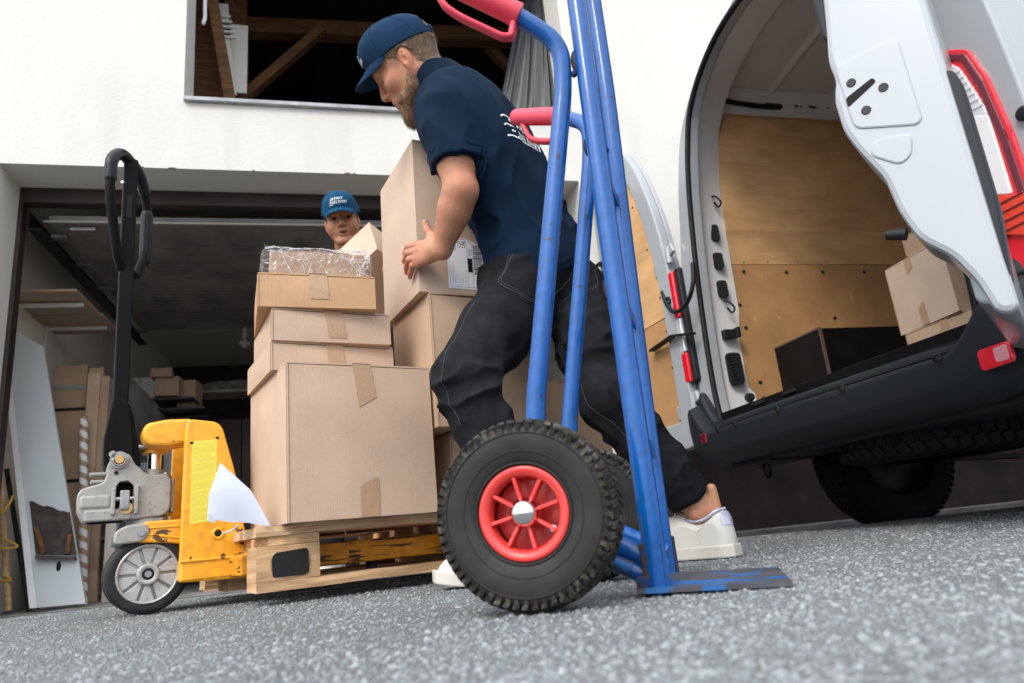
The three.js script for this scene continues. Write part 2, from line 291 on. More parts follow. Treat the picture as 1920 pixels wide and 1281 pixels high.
const M = {
  asphalt: std({ map: rep(T.asph, 1.35), bumpMap: rep(T.asphH, 1.35), bumpScale: .0035, roughness: .88 }),
  plaster: std({ map: rep(T.plaster, 2.6), bumpMap: rep(T.plasterB, .8), bumpScale: .0012, roughness: .9, color: lin(.70, .69, .668) }),
  plasterDim: std({ map: rep(T.plaster, 2.2), bumpMap: rep(T.plasterB, .8), bumpScale: .0006, roughness: .9, color: lin(.90, .88, .84) }),
  chip: std({ map: rep(T.blotch, .05), color: lin(.30, .25, .20), roughness: .95 }),
  trim: std({ color: lin(.42, .37, .31), roughness: .5 }),
  concrete: std({ map: rep(T.blotch, .7), bumpMap: rep(T.grain, .2), bumpScale: .001, roughness: .92, color: lin(.44, .43, .41) }),
  brownPaint: std({ map: rep(T.blotch, .9), color: lin(.062, .036, .028), roughness: .55 }),
  brownDark: std({ map: rep(T.blotch, .9), color: lin(.085, .045, .038), roughness: .6 }),
  plinth: std({ map: rep(T.blotch, .8), bumpMap: rep(T.grain, .25), bumpScale: .001, color: lin(.085, .058, .048), roughness: .85 }),
  alu: std({ map: rep(T.cast, .3), color: lin(.72, .72, .72), metalness: .9, roughness: .42 }),
  sillMetal: std({ map: rep(T.blotch, .7), color: lin(.62, .63, .66), roughness: .55 }),
  doorPanel: std({ map: rep(T.blotch, 1.1), color: lin(.33, .30, .285), roughness: .5 }),
  galv: std({ map: rep(T.cast, .2), color: lin(.62, .62, .6), metalness: .75, roughness: .45 }),
  darkSteel: std({ map: rep(T.blotch, .5), color: lin(.045, .045, .048), metalness: .5, roughness: .5 }),
  beam: std({ map: rep(T.beam, 1.1, .45), bumpMap: rep(T.grain, .12), bumpScale: .0008, roughness: .85 }),
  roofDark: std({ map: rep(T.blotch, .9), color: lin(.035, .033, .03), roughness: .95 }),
  card: [lin(.585, .425, .315), lin(.53, .37, .255), lin(.56, .345, .19), lin(.60, .45, .345), lin(.42, .285, .19)].map(c => std({ map: rep(T.card, .52), bumpMap: rep(T.cardB, .52), bumpScale: .00018, color: c, roughness: .82 })),
  cardEdge: std({ map: rep(T.card, .2), color: lin(.34, .21, .12), roughness: .9 }),
  tape: phys({ map: rep(T.card, .3), bumpMap: rep(T.grain, .09), bumpScale: .0012, color: lin(.51, .32, .185), roughness: .33, clearcoat: .4, clearcoatRoughness: .3 }),
  pallet: std({ map: rep(T.pallet, .95, .3), bumpMap: rep(T.grain, .07), bumpScale: .0008, roughness: .85 }),
  palletDark: std({ map: rep(T.pallet, .8, .34), bumpMap: rep(T.grain, .07), bumpScale: .0008, color: lin(.94, .86, .77), roughness: .88 }),
  endGrain: std({ map: rep(T.pallet, .14, .05), bumpMap: rep(T.grain, .03), bumpScale: .001, color: lin(.98, .92, .80), roughness: .9 }),
  blackInk: std({ map: rep(T.grain, .06), color: lin(.02, .02, .021), roughness: .9 }),
  yellow: phys({ map: rep(T.yellow, .42), bumpMap: rep(T.grain, .1), bumpScale: .0003, roughness: .42, clearcoat: .35, clearcoatRoughness: .25 }),
  yellowFork: std({ map: rep(T.yellowFork, .45), roughness: .55 }),
  blue: phys({ map: rep(T.blue, .3), bumpMap: rep(T.grain, .12), bumpScale: .0002, roughness: .34, specularIntensity: .6, clearcoat: .55, clearcoatRoughness: .08 }),
  blueWorn: phys({ map: rep(T.blueWorn, .34), roughness: .5, metalness: .1, bumpMap: rep(T.grain, .06), bumpScale: .0004 }),
  rustBlue: std({ map: rep(T.rust, .09), roughness: .75, bumpMap: rep(T.grain, .03), bumpScale: .001 }),
  redGrip: phys({ color: lin(.72, .045, .085), map: rep(T.soft, .2), roughness: .45, clearcoat: .15 }),
  redRim: phys({ color: lin(.70, .045, .038), map: rep(T.soft, .12), roughness: .42, clearcoat: .2 }),
  rubber: phys({ map: rep(T.rubber, .16), bumpMap: rep(T.grain, .05), bumpScale: .0003, roughness: .55, color: lin(.55, .56, .58), specularIntensity: .55 }),
  tread: phys({ map: rep(T.tread, .11), bumpMap: rep(T.grain, .03), bumpScale: .0008, roughness: .85, color: lin(.6, .6, .6), specularIntensity: .4 }),
  rubberDark: phys({ map: rep(T.rubber, .3), roughness: .75, color: lin(.35, .35, .35), specularIntensity: .3 }),
  chrome: std({ color: lin(.82, .82, .82), metalness: 1, roughness: .13 }),
  zinc: std({ map: rep(T.cast, .06), color: lin(.74, .75, .78), metalness: .85, roughness: .35 }),
  cast: std({ map: rep(T.cast, .16), bumpMap: rep(T.grain, .04), bumpScale: .0006, color: lin(.62, .62, .60), metalness: .25, roughness: .5 }),
  wheelAlu: std({ map: rep(T.cast, .2), color: lin(.80, .80, .81), metalness: .25, roughness: .35 }),
  brass: std({ color: lin(.62, .40, .16), metalness: .8, roughness: .4 }),
  blackPaint: phys({ map: rep(T.blotch, .3), color: lin(.0075, .0075, .0085), roughness: .55, specularIntensity: .22 }),
  blackGrip: phys({ color: lin(.009, .012, .015), roughness: .35, specularIntensity: .45 }),
  vanWhite: phys({ map: rep(T.soft, 1.4), color: lin(.40, .425, .45), roughness: .3, clearcoat: .6, clearcoatRoughness: .12 }),
  vanInner: std({ map: rep(T.soft, .8), color: lin(.88, .885, .89), roughness: .5 }),
  vanGrey: std({ map: rep(T.soft, .8), color: lin(.80, .80, .80), roughness: .6 }),
  bumper: phys({ map: rep(T.soft, .5), bumpMap: rep(T.grain, .03), bumpScale: .0003, color: lin(.0165, .02, .026), roughness: .5, specularIntensity: .5 }),
  blackPlastic: phys({ bumpMap: rep(T.grain, .05), bumpScale: .0003, color: lin(.012, .013, .015), roughness: .5, specularIntensity: .5 }),
  hole: std({ color: lin(.006, .006, .006), roughness: .9 }),
  ply: std({ map: rep(T.ply, 1.5, .75), roughness: .62 }),
  mdf: std({ map: rep(T.mdf, .8), roughness: .7, color: lin(.92, .9, .88) }),
  hardboard: std({ map: rep(T.soft, .4), color: lin(.42, .315, .235), roughness: .8 }),
  filmPly: phys({ map: rep(T.blotch, .5), color: lin(.010, .009, .0095), roughness: .5, specularIntensity: .35 }),
  filmEdge: std({ color: lin(.10, .06, .05), roughness: .8 }),
  lampRed: phys({ color: lin(.80, .012, .03), roughness: .1, clearcoat: 1, clearcoatRoughness: .04 }),
  lampDark: phys({ color: lin(.16, .006, .02), roughness: .12, clearcoat: 1, clearcoatRoughness: .04 }),
  lampClear: phys({ color: lin(.92, .93, .96), roughness: .08, clearcoat: 1, metalness: .35 }),
  lampWhite: phys({ color: lin(.9, .9, .92), roughness: .2, clearcoat: 1 }),
  amber: phys({ color: lin(.85, .30, .03), roughness: .15, clearcoat: 1 }),
  white: std({ map: rep(T.soft, .6), color: lin(.80, .80, .79), roughness: .6 }),
  paper: std({ map: rep(T.soft, .4), color: lin(.50, .53, .62), roughness: .75 }),
  paleBlue: std({ map: rep(T.soft, .8), color: lin(.56, .60, .60), roughness: .9 }),
  fabricGrey: std({ map: rep(T.blotch, .3), color: lin(.34, .32, .29), roughness: .95 }),
  navy: phys({ bumpMap: rep(T.cloth, .10), bumpScale: .0005, color: lin(.0042, .0155, .036), roughness: .9, specularIntensity: .25, sheen: .35, sheenRoughness: .5, sheenColor: lin(.03, .08, .14), vertexColors: true }),
  navyCap: phys({ bumpMap: rep(T.cloth, .08), bumpScale: .0005, color: lin(.0065, .030, .072), roughness: .9, specularIntensity: .3, sheen: .3, sheenRoughness: .5, sheenColor: lin(.03, .08, .14) }),
  capBlue: phys({ bumpMap: rep(T.cloth, .08), bumpScale: .0005, color: lin(.007, .062, .135), roughness: .9, specularIntensity: .3 }),
  denim: phys({ map: rep(T.denim, .16), bumpMap: rep(T.cloth, .05), bumpScale: .0005, roughness: .95, specularIntensity: .15, color: lin(.50, .50, .50), vertexColors: true }),
  stitch: std({ color: lin(.055, .058, .066), roughness: .9 }),
  skin: phys({ map: rep(T.skin, .16), bumpMap: rep(T.skinB, .08), bumpScale: .0006, roughness: .5, specularIntensity: .7, vertexColors: true }),
  hair: std({ vertexColors: true, roughness: .62 }),
  hairDark: std({ color: lin(.012, .009, .008), roughness: .6, bumpMap: rep(T.grain, .02), bumpScale: .002 }),
  shoe: phys({ map: rep(T.soft, .2), bumpMap: rep(T.grain, .03), bumpScale: .0003, color: lin(.66, .635, .585), roughness: .5 }),
  sole: std({ map: rep(T.soft, .15), color: lin(.62, .585, .52), roughness: .65 }),
  heelTab: phys({ color: lin(.55, .55, .66), roughness: .25, iridescence: 1, metalness: .35 }),
  eyeWhite: phys({ color: lin(.36, .29, .25), roughness: .5, specularIntensity: .3 }),
  eyeDark: phys({ color: lin(.012, .007, .005), roughness: .4, specularIntensity: .3 }),
  teeth: std({ color: lin(.72, .68, .6), roughness: .3 }),
  film: phys({ color: lin(.97, .975, 1), transmission: 1, thickness: 0, roughness: .12, ior: 1.45, specularIntensity: 1 }),
  filmMilky: phys({ color: lin(.93, .94, .97), transmission: .55, thickness: 0, roughness: .3, ior: 1.45 }),
};
// ---------- ground ----------
const gy = z => -.05 * sstep(-2.4, -4.4, z);
{
  const zs = []; for (let z = 40; z > 2; z -= 4) zs.push(z); for (let z = 2; z > -10; z -= .1) zs.push(z); for (let z = -10; z >= -60; z -= 5) zs.push(z);
  const g = sheet((s, t) => { const z = zs[Math.round(t * (zs.length - 1))]; return [mix(-50, 50, s), gy(z), z]; }, 40, zs.length - 1, false);
  struct('ground', g, M.asphalt);
  // crushed stones standing proud of the binder
  const r = rng(5), N = 52000, st = new THREE.InstancedMesh(new THREE.IcosahedronGeometry(1, 0).toNonIndexed(), std({ roughness: .85, flatShading: true }), N), m = new THREE.Matrix4(), q = new THREE.Quaternion(), e = new THREE.Euler(), c = new THREE.Color();
  for (let i = 0; i < N; i++) {
    const d = .28 + 3.4 * Math.pow(r(), 1.5), a = -.35 + (r() - .5) * 1.9 + .55, x = sin(a) * d, z = -cos(a) * d, s = (.0016 + .0042 * r() * r());
    e.set(r() * 6, r() * 6, r() * 6); q.setFromEuler(e);
    m.compose(new THREE.Vector3(x, gy(z) - s * .28, z), q, new THREE.Vector3(s * (1 + r() * .5), s * .8, s)); st.setMatrixAt(i, m);
    const t = r(), g = .17 + .16 * t * t; c.setRGB(g * (.95 - .05 * r()), g, g * (1 + .06 * r())); st.setColorAt(i, c);
  }
  st.name = 'asphalt_stones'; st.castShadow = st.receiveShadow = true; st.userData = { kind: 'stuff', label: 'pale crushed stones set in the grey asphalt', category: 'gravel' }; scene.add(st);
}
// ---------- the building ----------
const W = -3.9, WB = -4.17, GX0 = -1.72, GX1 = 1.61, GH = 2.307, NX0 = -.81, NX1 = 1.63, NY0 = 2.76, NY1 = 4.7;
const house = thing('building', 'white plastered building with open garage bay and an open loft window', 'building', [0, 0, W], { world: true });
{
  const s = shape([[-7, -.1], [GX0, -.1], [GX0, GH], [GX1, GH], [GX1, -.1], [9, -.1], [9, 6.2], [-7, 6.2]]);
  s.holes.push(new THREE.Path([[NX0, NY0], [NX0, NY1], [NX1, NY1], [NX1, NY0]].map(p => new THREE.Vector2(...p))));
  part('wall', new THREE.ExtrudeGeometry(s, { depth: W - WB, bevelEnabled: false }).translate(0, 0, WB), M.plaster, house);
  part('window_sill', boxMM(NX0 + .002, NY0 - .012, WB, NX1 - .002, NY0 + .014, W + .03, .003), M.sillMetal, house);
  part('plinth', boxMM(GX1 + .004, -.1, W, 9, .74, W + .02, .004), M.plinth, house);
  part('kerb', boxMM(GX1 + .02, -.1, W + .022, 9, -.005, W + .15, .008), M.concrete, house);
  { const r = rng(19); for (const [x, y, w] of [[-1.02, GH, .03], [-.86, GH, .05], [.12, GH, .045], [.16, GH, .02], [-.42, GH, .015], [.95, GH, .03], [.30, NY0 - .012, .05], [.62, NY0 - .012, .035]]) part('plaster_chip', new THREE.IcosahedronGeometry(1, 1).scale(w * .5, .004 + .004 * r(), .006).rotateZ((r() - .5) * .1).translate(x, y + .002, W - .001), M.chip, house); }
  // garage shell
  part('garage_wall', boxMM(-2.05, -.1, WB - 5, -1.93, 2.7, WB - .002, 0), M.plasterDim, house);
  part('garage_wall', boxMM(2.3, -.1, WB - 5, 2.42, 2.7, WB - .002, 0), M.plasterDim, house);
  part('garage_wall', boxMM(-2.05, -.1, WB - 5.12, 2.42, 2.7, WB - 5.002, 0), M.brownDark, house);
  part('garage_ceiling', boxMM(-2.05, 2.52, WB - 5, 2.42, 2.69, WB - .002, 0), M.plasterDim, house);
  part('garage_floor', sheet((s, q) => [mix(-1.93, 2.3, s), -.046, mix(WB - .0, WB - 5, q)], 2, 2, false), M.concrete, house);
  // brown frame round the bay, behind the reveal
  part('door_frame', [boxMM(-1.93, -.06, WB - .08, -1.70, 2.39, WB - .003, .003)], M.brownPaint, house);
  part('door_frame', [boxMM(1.58, -.06, WB - .08, 1.8, 2.39, WB - .003, .003)], M.brownPaint, house);
  part('door_frame', [boxMM(-1.699, 2.215, WB - .08, 1.579, 2.39, WB - .003, .003)], M.brownPaint, house);
  // loft shell
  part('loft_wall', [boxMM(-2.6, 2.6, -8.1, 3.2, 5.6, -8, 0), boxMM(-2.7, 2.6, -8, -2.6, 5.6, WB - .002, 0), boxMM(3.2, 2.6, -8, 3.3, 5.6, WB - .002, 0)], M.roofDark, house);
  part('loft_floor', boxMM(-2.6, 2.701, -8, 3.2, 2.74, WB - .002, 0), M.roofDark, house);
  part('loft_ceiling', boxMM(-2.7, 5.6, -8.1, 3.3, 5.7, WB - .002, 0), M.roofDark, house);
  // roof timbers
  const B = (a, b, w, t, side) => part('timber_beam', bar(a, b, w, t, side, .004), M.beam, house);
  B([-0.804, 4.244, -4.6], [-0.634, 3.142, -4.6], .12, .075);
  B([-0.674, 4.961, -5.3], [-0.65, 3.66, -5.3], .13, .085);
  B([-0.661, 3.795, -5.35], [-0.002, 4.546, -5.35], .09, .075);
  B([-0.749, 4.613, -5.5], [2.846, 4.792, -5.5], .12, .15);
  B([1.749, 4.463, -5.6], [1.341, 4.981, -5.6], .09, .08);
  B([-0.841, 4.958, -5.2], [-0.666, 4.277, -5.2], .1, .08);
  part('loft_plank', bar([-0.948, 4.414, -4.75], [-0.766, 3.169, -4.75], .025, .30), M.beam, house);
  part('roof_batten', [0, 1, 2, 3].map(i => bar([-2.5, 4.3 + i * .35, -7.9 + i * .05], [3.1, 4.3 + i * .35, -7.9 + i * .05], .06, .05)), M.beam, house);
  // cable hanging by the window reveal
  part('cable', tube([[-0.752, 3.835, -4.15], [-0.751, 3.63, -4.15], [-0.75, 3.562, -4.15], [-0.759, 3.52, -4.15]], .012, 20, 10), M.white, house);
}
{
  const t = thing('radiator_cover', 'off-white slotted plastic panels stacked behind the slanted loft beam', 'panel', [-0.701, 3.679, -4.95], { world: true });
  const pl = (a, b, w) => bar(a, b, .02, w, [0, 0, 1], .003);
  part('panel', pl([-0.652, 4.268, -5.05], [-0.659, 3.634, -5.05], .13), M.plasterDim, t);
  part('panel', pl([-0.736, 4.056, -4.95], [-0.68, 3.538, -4.95], .05), M.plasterDim, t);
  part('panel', pl([-0.787, 4.417, -5], [-0.777, 4.254, -5], .11), M.plasterDim, t);
  for (let i = 0; i < 5; i++) { const a = [[-0.787, 4.244, -4.93], [-0.706, 4.053, -4.93]], k = i / 4; const p = [mix(a[0][0], a[1][0], k * .55 + .05), mix(a[0][1], a[1][1], k), -4.93]; part('slat', box(.12, .022, .02, p[0] + .02, p[1], p[2], .004), M.plasterDim, t); }
}
{
  const r = rng(3), A = [1.726, 4.418, -4.4], Bq = [1.722, 3.165, -4.4], C0 = [1.739, 4.793, -4.8], D0 = [1.367, 3.413, -4.8];
  const g = sheet((s, t) => { const w = s * 9, f = .03 * sin(w * 2 + t * 2) + .02 * sin(w * 5.3 - t * 4) + .03 * fbm(s * 7, t * 2, 4); return [mix(mix(D0[0], C0[0], t), mix(Bq[0], A[0], t), s), mix(mix(D0[1], C0[1], t), mix(Bq[1], A[1], t), s), mix(-4.85, -4.35, s) + f]; }, 80, 30, false);
  tag(part('plastic_sheet', g, phys({ color: lin(.16, .165, .17), roughness: .38, side: THREE.DoubleSide, bumpMap: rep(T.grain, .4), bumpScale: .006 })), 'dark grey plastic sheet hanging in folds at the right end of the loft window', 'plastic sheet');
}
// ---------- sectional door, run up under the ceiling ----------
{
  const t = thing('garage_door', 'dark ribbed sectional garage door raised flat under the ceiling', 'garage door', [-.06, 2.1, -5.3], { world: true });
  const y = 2.135, z0 = -4.27, d = .43;
  for (let k = 0; k < 5; k++) {
    const za = z0 - k * d, gs = [boxMM(-1.60, y + .006, za - d + .004, 1.50, y + .045, za - .002, .002)];
    for (let i = 0; i < 6; i++) gs.push(boxMM(-1.599, y, za - d + .012 + i * .07, 1.499, y + .012, za - d + .066 + i * .07, .003));
    part('door_panel', gs, M.doorPanel, t);
  }
  part('edge_trim', boxMM(-1.62, y - .004, z0 + .001, 1.52, y + .007, z0 + .012, .002), M.trim, t);
  part('track', [boxMM(-1.70, y - .05, -6.7, -1.625, y - .044, WB - .09, 0), boxMM(-1.70, y - .044, -6.7, -1.694, y + .06, WB - .09, 0)], M.darkSteel, t);
  part('track', [boxMM(1.53, y - .05, -6.7, 1.6, y - .044, WB - .09, 0), boxMM(1.594, y - .044, -6.7, 1.6, y + .06, WB - .09, 0)], M.darkSteel, t);
  for (const z of [-4.46, -4.9, -5.33, -5.78, -6.4]) part('roller_bracket', [boxMM(-1.64, y - .022, z - .03, -1.55, y - .004, z + .03, .003), rod([-1.68, y - .014, z], [-1.6, y - .014, z], .012)], M.galv, t);
  part('handle_bracket', [boxMM(-1.50, y - .03, -4.36, -1.36, y - .005, -4.31, .004)], M.galv, t);
}
// ---------- things in the garage ----------
{
  const t = thing('wall_shelf', 'tan hardboard shelf on white brackets along the left garage wall', 'shelf', [-1.93, 1.7, -5], { world: true });
  part('shelf_board', boxMM(-1.92, 1.81, -5.0, -1.52, 1.826, -4.56), M.hardboard, t);
  part('shelf_board', boxMM(-1.92, 1.80, -5.42, -1.50, 1.816, -5.01), M.hardboard, t);
  for (const z of [-4.75, -5.24]) part('bracket', [boxMM(-1.92, 1.775, z - .012, -1.54, 1.797, z + .012), boxMM(-1.927, 1.6, z - .015, -1.905, 2.0, z + .015)], M.white, t);
}
{
  const t = thing('wall_cupboard', 'plain white cupboard front at the back left of the garage', 'cupboard', [-1.6, .9, -6.6], { world: true });
  part('body', boxMM(-1.92, .2, -6.9, -1.30, 1.72, -6.45, .004), M.white, t); part('door', boxMM(-1.91, .21, -6.449, -1.61, 1.71, -6.43, .003), M.white, t); part('door', boxMM(-1.605, .21, -6.449, -1.305, 1.71, -6.43, .003), M.white, t);
}
{
  const t = thing('leaning_board', 'tall pale blue board with torn brown patch leaning inside the garage doorway', 'board', [-1.45, gy(-4.5), -4.5], { world: true });
  const P = (px) => px, A = [-1.548, -0.024, -4.42], B = [-1.321, -0.029, -4.42], C = [-1.749, 1.515, -4.75], D0 = [-1.965, 1.66, -4.75];
  const at = (s, q, o = 0) => [0, 1, 2].map(i => mix(mix(A[i], B[i], s), mix(D0[i], C[i], s), q) + (i === 2 ? o : 0));
  const sl = (s0, s1, q0, q1, o, th) => slab((s, v) => at(mix(s0, s1, s), mix(q0, q1, v), o), 2, 8, [0, 0, -th]);
  part('board', sl(0, 1, 0, 1, 0, .02), M.paleBlue, t);
  part('edge_strip', sl(-.16, -.005, 0, 1, .004, .03), M.white, t);
  const jag = slab((s, v) => at(mix(.10, .99, s) , mix(.165, .335 + .012 * vn(s * 14, 2) - .02 * s, v), .006), 14, 3, [0, 0, -.004]);
  part('torn_patch', jag, std({ map: rep(T.blotch, .2), color: lin(.085, .06, .05), roughness: .85 }), t);
  part('ledge', sl(.12, .98, .15, .162, .035, .033), M.brownDark, t);
  part('wood_stick', bar(at(.30, .17, .015), at(.2, .255, .015), .012, .022), M.beam, t);
  part('wood_stick', bar(at(.80, .17, .015), at(.93, .24, .015), .012, .022), M.beam, t);
  part('hole', new THREE.SphereGeometry(1, 16, 10).scale(.012, .03, .006).translate(...at(.55, .125, .001)), M.hole, t);
}
{
  const t = thing('flat_carton', 'tall flattened brown carton with black bands leaning beside the pale board', 'carton', [-1.35, gy(-5), -5], { world: true });
  const z = -5.0; const A = [-1.617, -0.029, -4.95], C = [-1.711, 1.485, -5.15];
  part('panel', bar([A[0], gy(-5), A[2]], C, .05, .20, [0, 0, 1], .004), M.card[4], t);
  part('panel', bar([A[0] + .12, gy(-5), A[2] - .06], [C[0] + .12, C[1] - .01, C[2] - .04], .04, .13, [0, 0, 1], .004), M.card[1], t);
  for (const k of [.80, .49, .9]) { const p = [0, 1, 2].map(i => mix([A[0], gy(-5), A[2]][i], C[i], k)); part('band', box(.205, k === .9 ? .03 : .022, .06, p[0], p[1], p[2], .002), k === .9 ? M.galv : M.blackPlastic, t); }
}
{
  const A = [-1.447, -0.018, -4.8], C = [-1.556, 1.096, -4.95], t = thing('striped_tube', 'cardboard tube wrapped in white spiral tape standing by the flat carton', 'tube', [A[0], gy(-4.9), -4.85], { world: true });
  const y0 = gy(-4.9), L = C[1] - y0; part('tube', rod([A[0], y0, A[2]], C, .022, .022, 24), M.card[4], t);
  const ribbon = []; for (let k = 0; k < 15; k++) ribbon.push(sheet((s, v) => { const h = (k + .55 * v) / 15 + s / 15, a = s * 2 * PI; if (h > 1) return [C[0], C[1], C[2]]; return [mix(A[0], C[0], h) + .0228 * cos(a), mix(y0, C[1], h), mix(A[2], C[2], h) + .0228 * sin(a)]; }, 24, 2, false));
  part('spiral_tape', ribbon, M.white, t);
}
for (const [lab, px, w, m, z, top] of [['long brown moulding packed upright behind the jack handle', [-1.538, 1.409, -5.05], .075, M.card[1], -5.0, 0], ['narrow tan profile board standing next to the moulding', [-1.476, 1.388, -5.05], .05, M.card[4], -5.02, 0], ['pale cream batten standing right of the tan profile board', [-1.367, 0.582, -4.95], .06, std({ color: lin(.62, .56, .46), roughness: .7 }), -4.93, 0]]) {
  const t = thing('upright_board', lab, 'board', [px[0], gy(-5), z], { world: true });
  part('board', bar([px[0] + .01, gy(-5), z], [px[0], px[1], z - .05], .03, w, [0, 0, 1], .003), m, t);
  if (w > .07) part('strap', box(w + .008, .012, .04, px[0], .62, z - .02, .002), M.blackPlastic, t);
}
{
  const t = thing('timber_pole', 'round wooden pole leaning at the far left garage edge', 'pole', [-1.78, gy(-4.5), -4.5], { world: true });
  part('pole', rod([-1.712, -0.024, -4.5], [-1.894, 0.994, -4.6], .016), M.palletDark, t);
  const u = thing('metal_pole', 'grey metal pole leaning behind the pale board', 'pole', [-1.65, gy(-4.6), -4.6], { world: true });
  part('pole', rod([-1.651, -0.041, -4.6], [-1.864, 0.758, -4.7], .013), M.darkSteel, u);
  const w = thing('yellow_strap', 'yellow strap looped round the poles at the far left', 'strap', [-1.75, .3, -4.55], { world: true });
  part('strap', [tube([[-1.782, 0.489, -4.48], [-1.762, 0.523, -4.5], [-1.76, 0.585, -4.55]], .007, 12, 8), tube([[-1.771, 0.297, -4.48], [-1.695, 0.301, -4.5], [-1.763, 0.352, -4.5]], .006, 16, 8), tube([[-1.764, 0.13, -4.5], [-1.714, 0.13, -4.5], [-1.757, 0.163, -4.5]], .006, 16, 8)], std({ color: lin(.62, .36, .03), roughness: .6 }), w);
}
{
  const t = thing('shelf_unit', 'grey shelf unit with narrow compartments seen behind the jack handle', 'shelf unit', [-1.25, gy(-5.6), -5.6], { world: true });
  const A = [-1.378, 1.439, -5.2], B = [-1.348, 1.345, -6.2];
  part('side_panel', slab((s, v) => [mix(A[0], B[0], s), mix(gy(-5.5), mix(A[1], B[1], s) , v), mix(-5.2, -6.2, s)], 4, 4, [-.03, 0, 0]), std({ map: rep(T.blotch, .6), color: lin(.34, .33, .31), roughness: .7 }), t);
  for (const [i, y] of [.35, .62, .88, 1.12].entries()) part('shelf_board', slab((s, v) => [mix(A[0] - .24 * v, B[0] - .24 * v, s) - .001, y, mix(-5.19, -6.19, s)], 2, 1, [0, -.02, 0]), std({ color: lin(.20, .24, .30), roughness: .6 }), t);
  const r = rng(9); for (let i = 0; i < 9; i++) { const k = .06 + i * .05, x = mix(A[0], B[0], k) + .02, z = mix(-5.2, -6.2, k); part('bottle', rod([x, .63, z], [x, .82 + .05 * r(), z], .016), std({ color: i % 3 ? lin(.35, .42, .48) : lin(.7, .7, .7), roughness: .4 }), t); }
}
{
  const t = thing('hanging_shelf', 'dark slatted shelf hanging at the back of the garage', 'shelf', [-1.1, 1.2, -6], { world: true });
  for (const [i, p] of [[-1.229, 1.401, -6], [-1.187, 1.339, -6.1], [-1.224, 1.307, -6.3]].entries()) part('shelf_board', boxMM(p[0] - .16 - i * .02, p[1] - .012, p[2] - .25, p[0] + .15 + i * .03, p[1] + .006, p[2] + .12), M.darkSteel, t);
}
function carton(name, label, pos, yaw, w, h, d, mat, opt = {}) {
  // origin: near left bottom corner; x along the front, -z into depth
  const t = thing(name, label, opt.cat || 'box', pos, { yaw, group: opt.group }), e = .0025, r = .003;
  if (opt.tilt) { t.rotation.set(opt.tilt[0], yaw, opt.tilt[1], 'YXZ'); }
  const fl = .004, gap = opt.gap ?? .0022;
  // walls slightly bowed, with the vertical joint of the blank
  const bow = opt.bow ?? .003, y1 = h - fl - gap;
  const side = (f, n) => { const g = sheet(f, 12, 12, false); return g; };
  const b = (s, q) => bow * sin(PI * s) * sin(PI * q);
  part('body', [
    side((s, q) => [mix(0, w, s), mix(0, y1, q), b(s, q)]), side((s, q) => [mix(w, 0, s), mix(0, y1, q), -d - b(s, q)]),
    side((s, q) => [-b(s, q), mix(0, y1, q), mix(-d, 0, s)]), side((s, q) => [w + b(s, q), mix(0, y1, q), mix(0, -d, s)]),
    sheet((s, q) => [mix(0, w, s), y1, mix(0, -d, q)], 2, 2, false), sheet((s, q) => [mix(w, 0, s), 0, mix(0, -d, q)], 2, 2, false)], mat, t);
  if (!opt.tilt) part('score_line', [rod([.0035, .002, .0007], [.0035, y1, .0007], .0008, .0008, 6), rod([-.0007, .002, -.0035], [-.0007, y1, -.0035], .0008, .0008, 6)], M.cardEdge, t).userData.kind = 'stuff';
  for (const s of [0, 1]) part('flap', slab((u, v) => { const zz = s ? mix(-d / 2 - .0012, -d + .001, v) : mix(-.0005, -d / 2 + .0012, v); return [mix(.001, w - .001, s ? 1 - u : u), h - .0005 + (opt.lift ?? .001) * sin(PI * u) * (s ? v : 1 - v), zz]; }, 10, 3, [0, -fl, 0]), mat, t);
  const tw = opt.tw ?? .05, tx = (opt.tx ?? .5) * w, o = .0012;
  if (opt.tape !== false) {
    const td = opt.td ?? .09, cut = opt.cut ?? .03, zt = n => .0006 * (vn(n * 9, 3) - .5);
    // over the top, then down the front with a slanted cut
    part('tape', sheet((s, q) => [tx + (s - .5) * tw, h + .0018, mix(.001, -d, q)], 2, 8, false), M.tape, t);
    part('tape', sheet((s, q) => { const y = mix(h - .0005, h - td - cut * (1 - s), q), x = tx + (s - .5) * tw + (opt.skew ?? .004) * q, yy = min(y, y1); return [x, y, o + b(clamp(x / w), clamp(yy / y1)) + .0005 * vn(s * 5, q * 8, opt.seed ?? 1)]; }, 6, 12, false), M.tape, t);
    if (opt.bottomTape) part('tape', sheet((s, q) => { const y = mix(opt.bottomTape - .018 * (1 - sin(PI * s * .5)), .001, q), x = tx + (opt.btx ?? .03) * w + (s - .5) * tw; return [x, y, o + b(clamp(x / w), clamp(y / y1)) + .0007 * vn(s * 6, q * 9, 5)]; }, 6, 10, false), M.tape, t);
  }
  return t;
}
{
  const c = carton('garage_carton', 'open brown carton on the hanging shelf at the back of the garage', [-1.365, 1.43, -5.9], .2, .17, .16, .2, M.card[4], { tape: false });
  carton('garage_carton', 'small brown carton topping the open carton at the garage back', [-1.389, 1.574, -5.85], .1, .15, .07, .15, M.card[4], { tape: false });
  carton('garage_carton', 'deep brown carton hanging right of the open carton at the garage back', [-1.233, 1.332, -6.05], -.1, .14, .25, .2, M.card[4], { tape: false });
  carton('garage_carton', 'low brown carton on the garage floor behind the pallet jack', [[-0.783, -0.067, -4.7][0], gy(-4.7), -4.7], .05, .3, .12, .25, M.card[4], { tape: false });
}
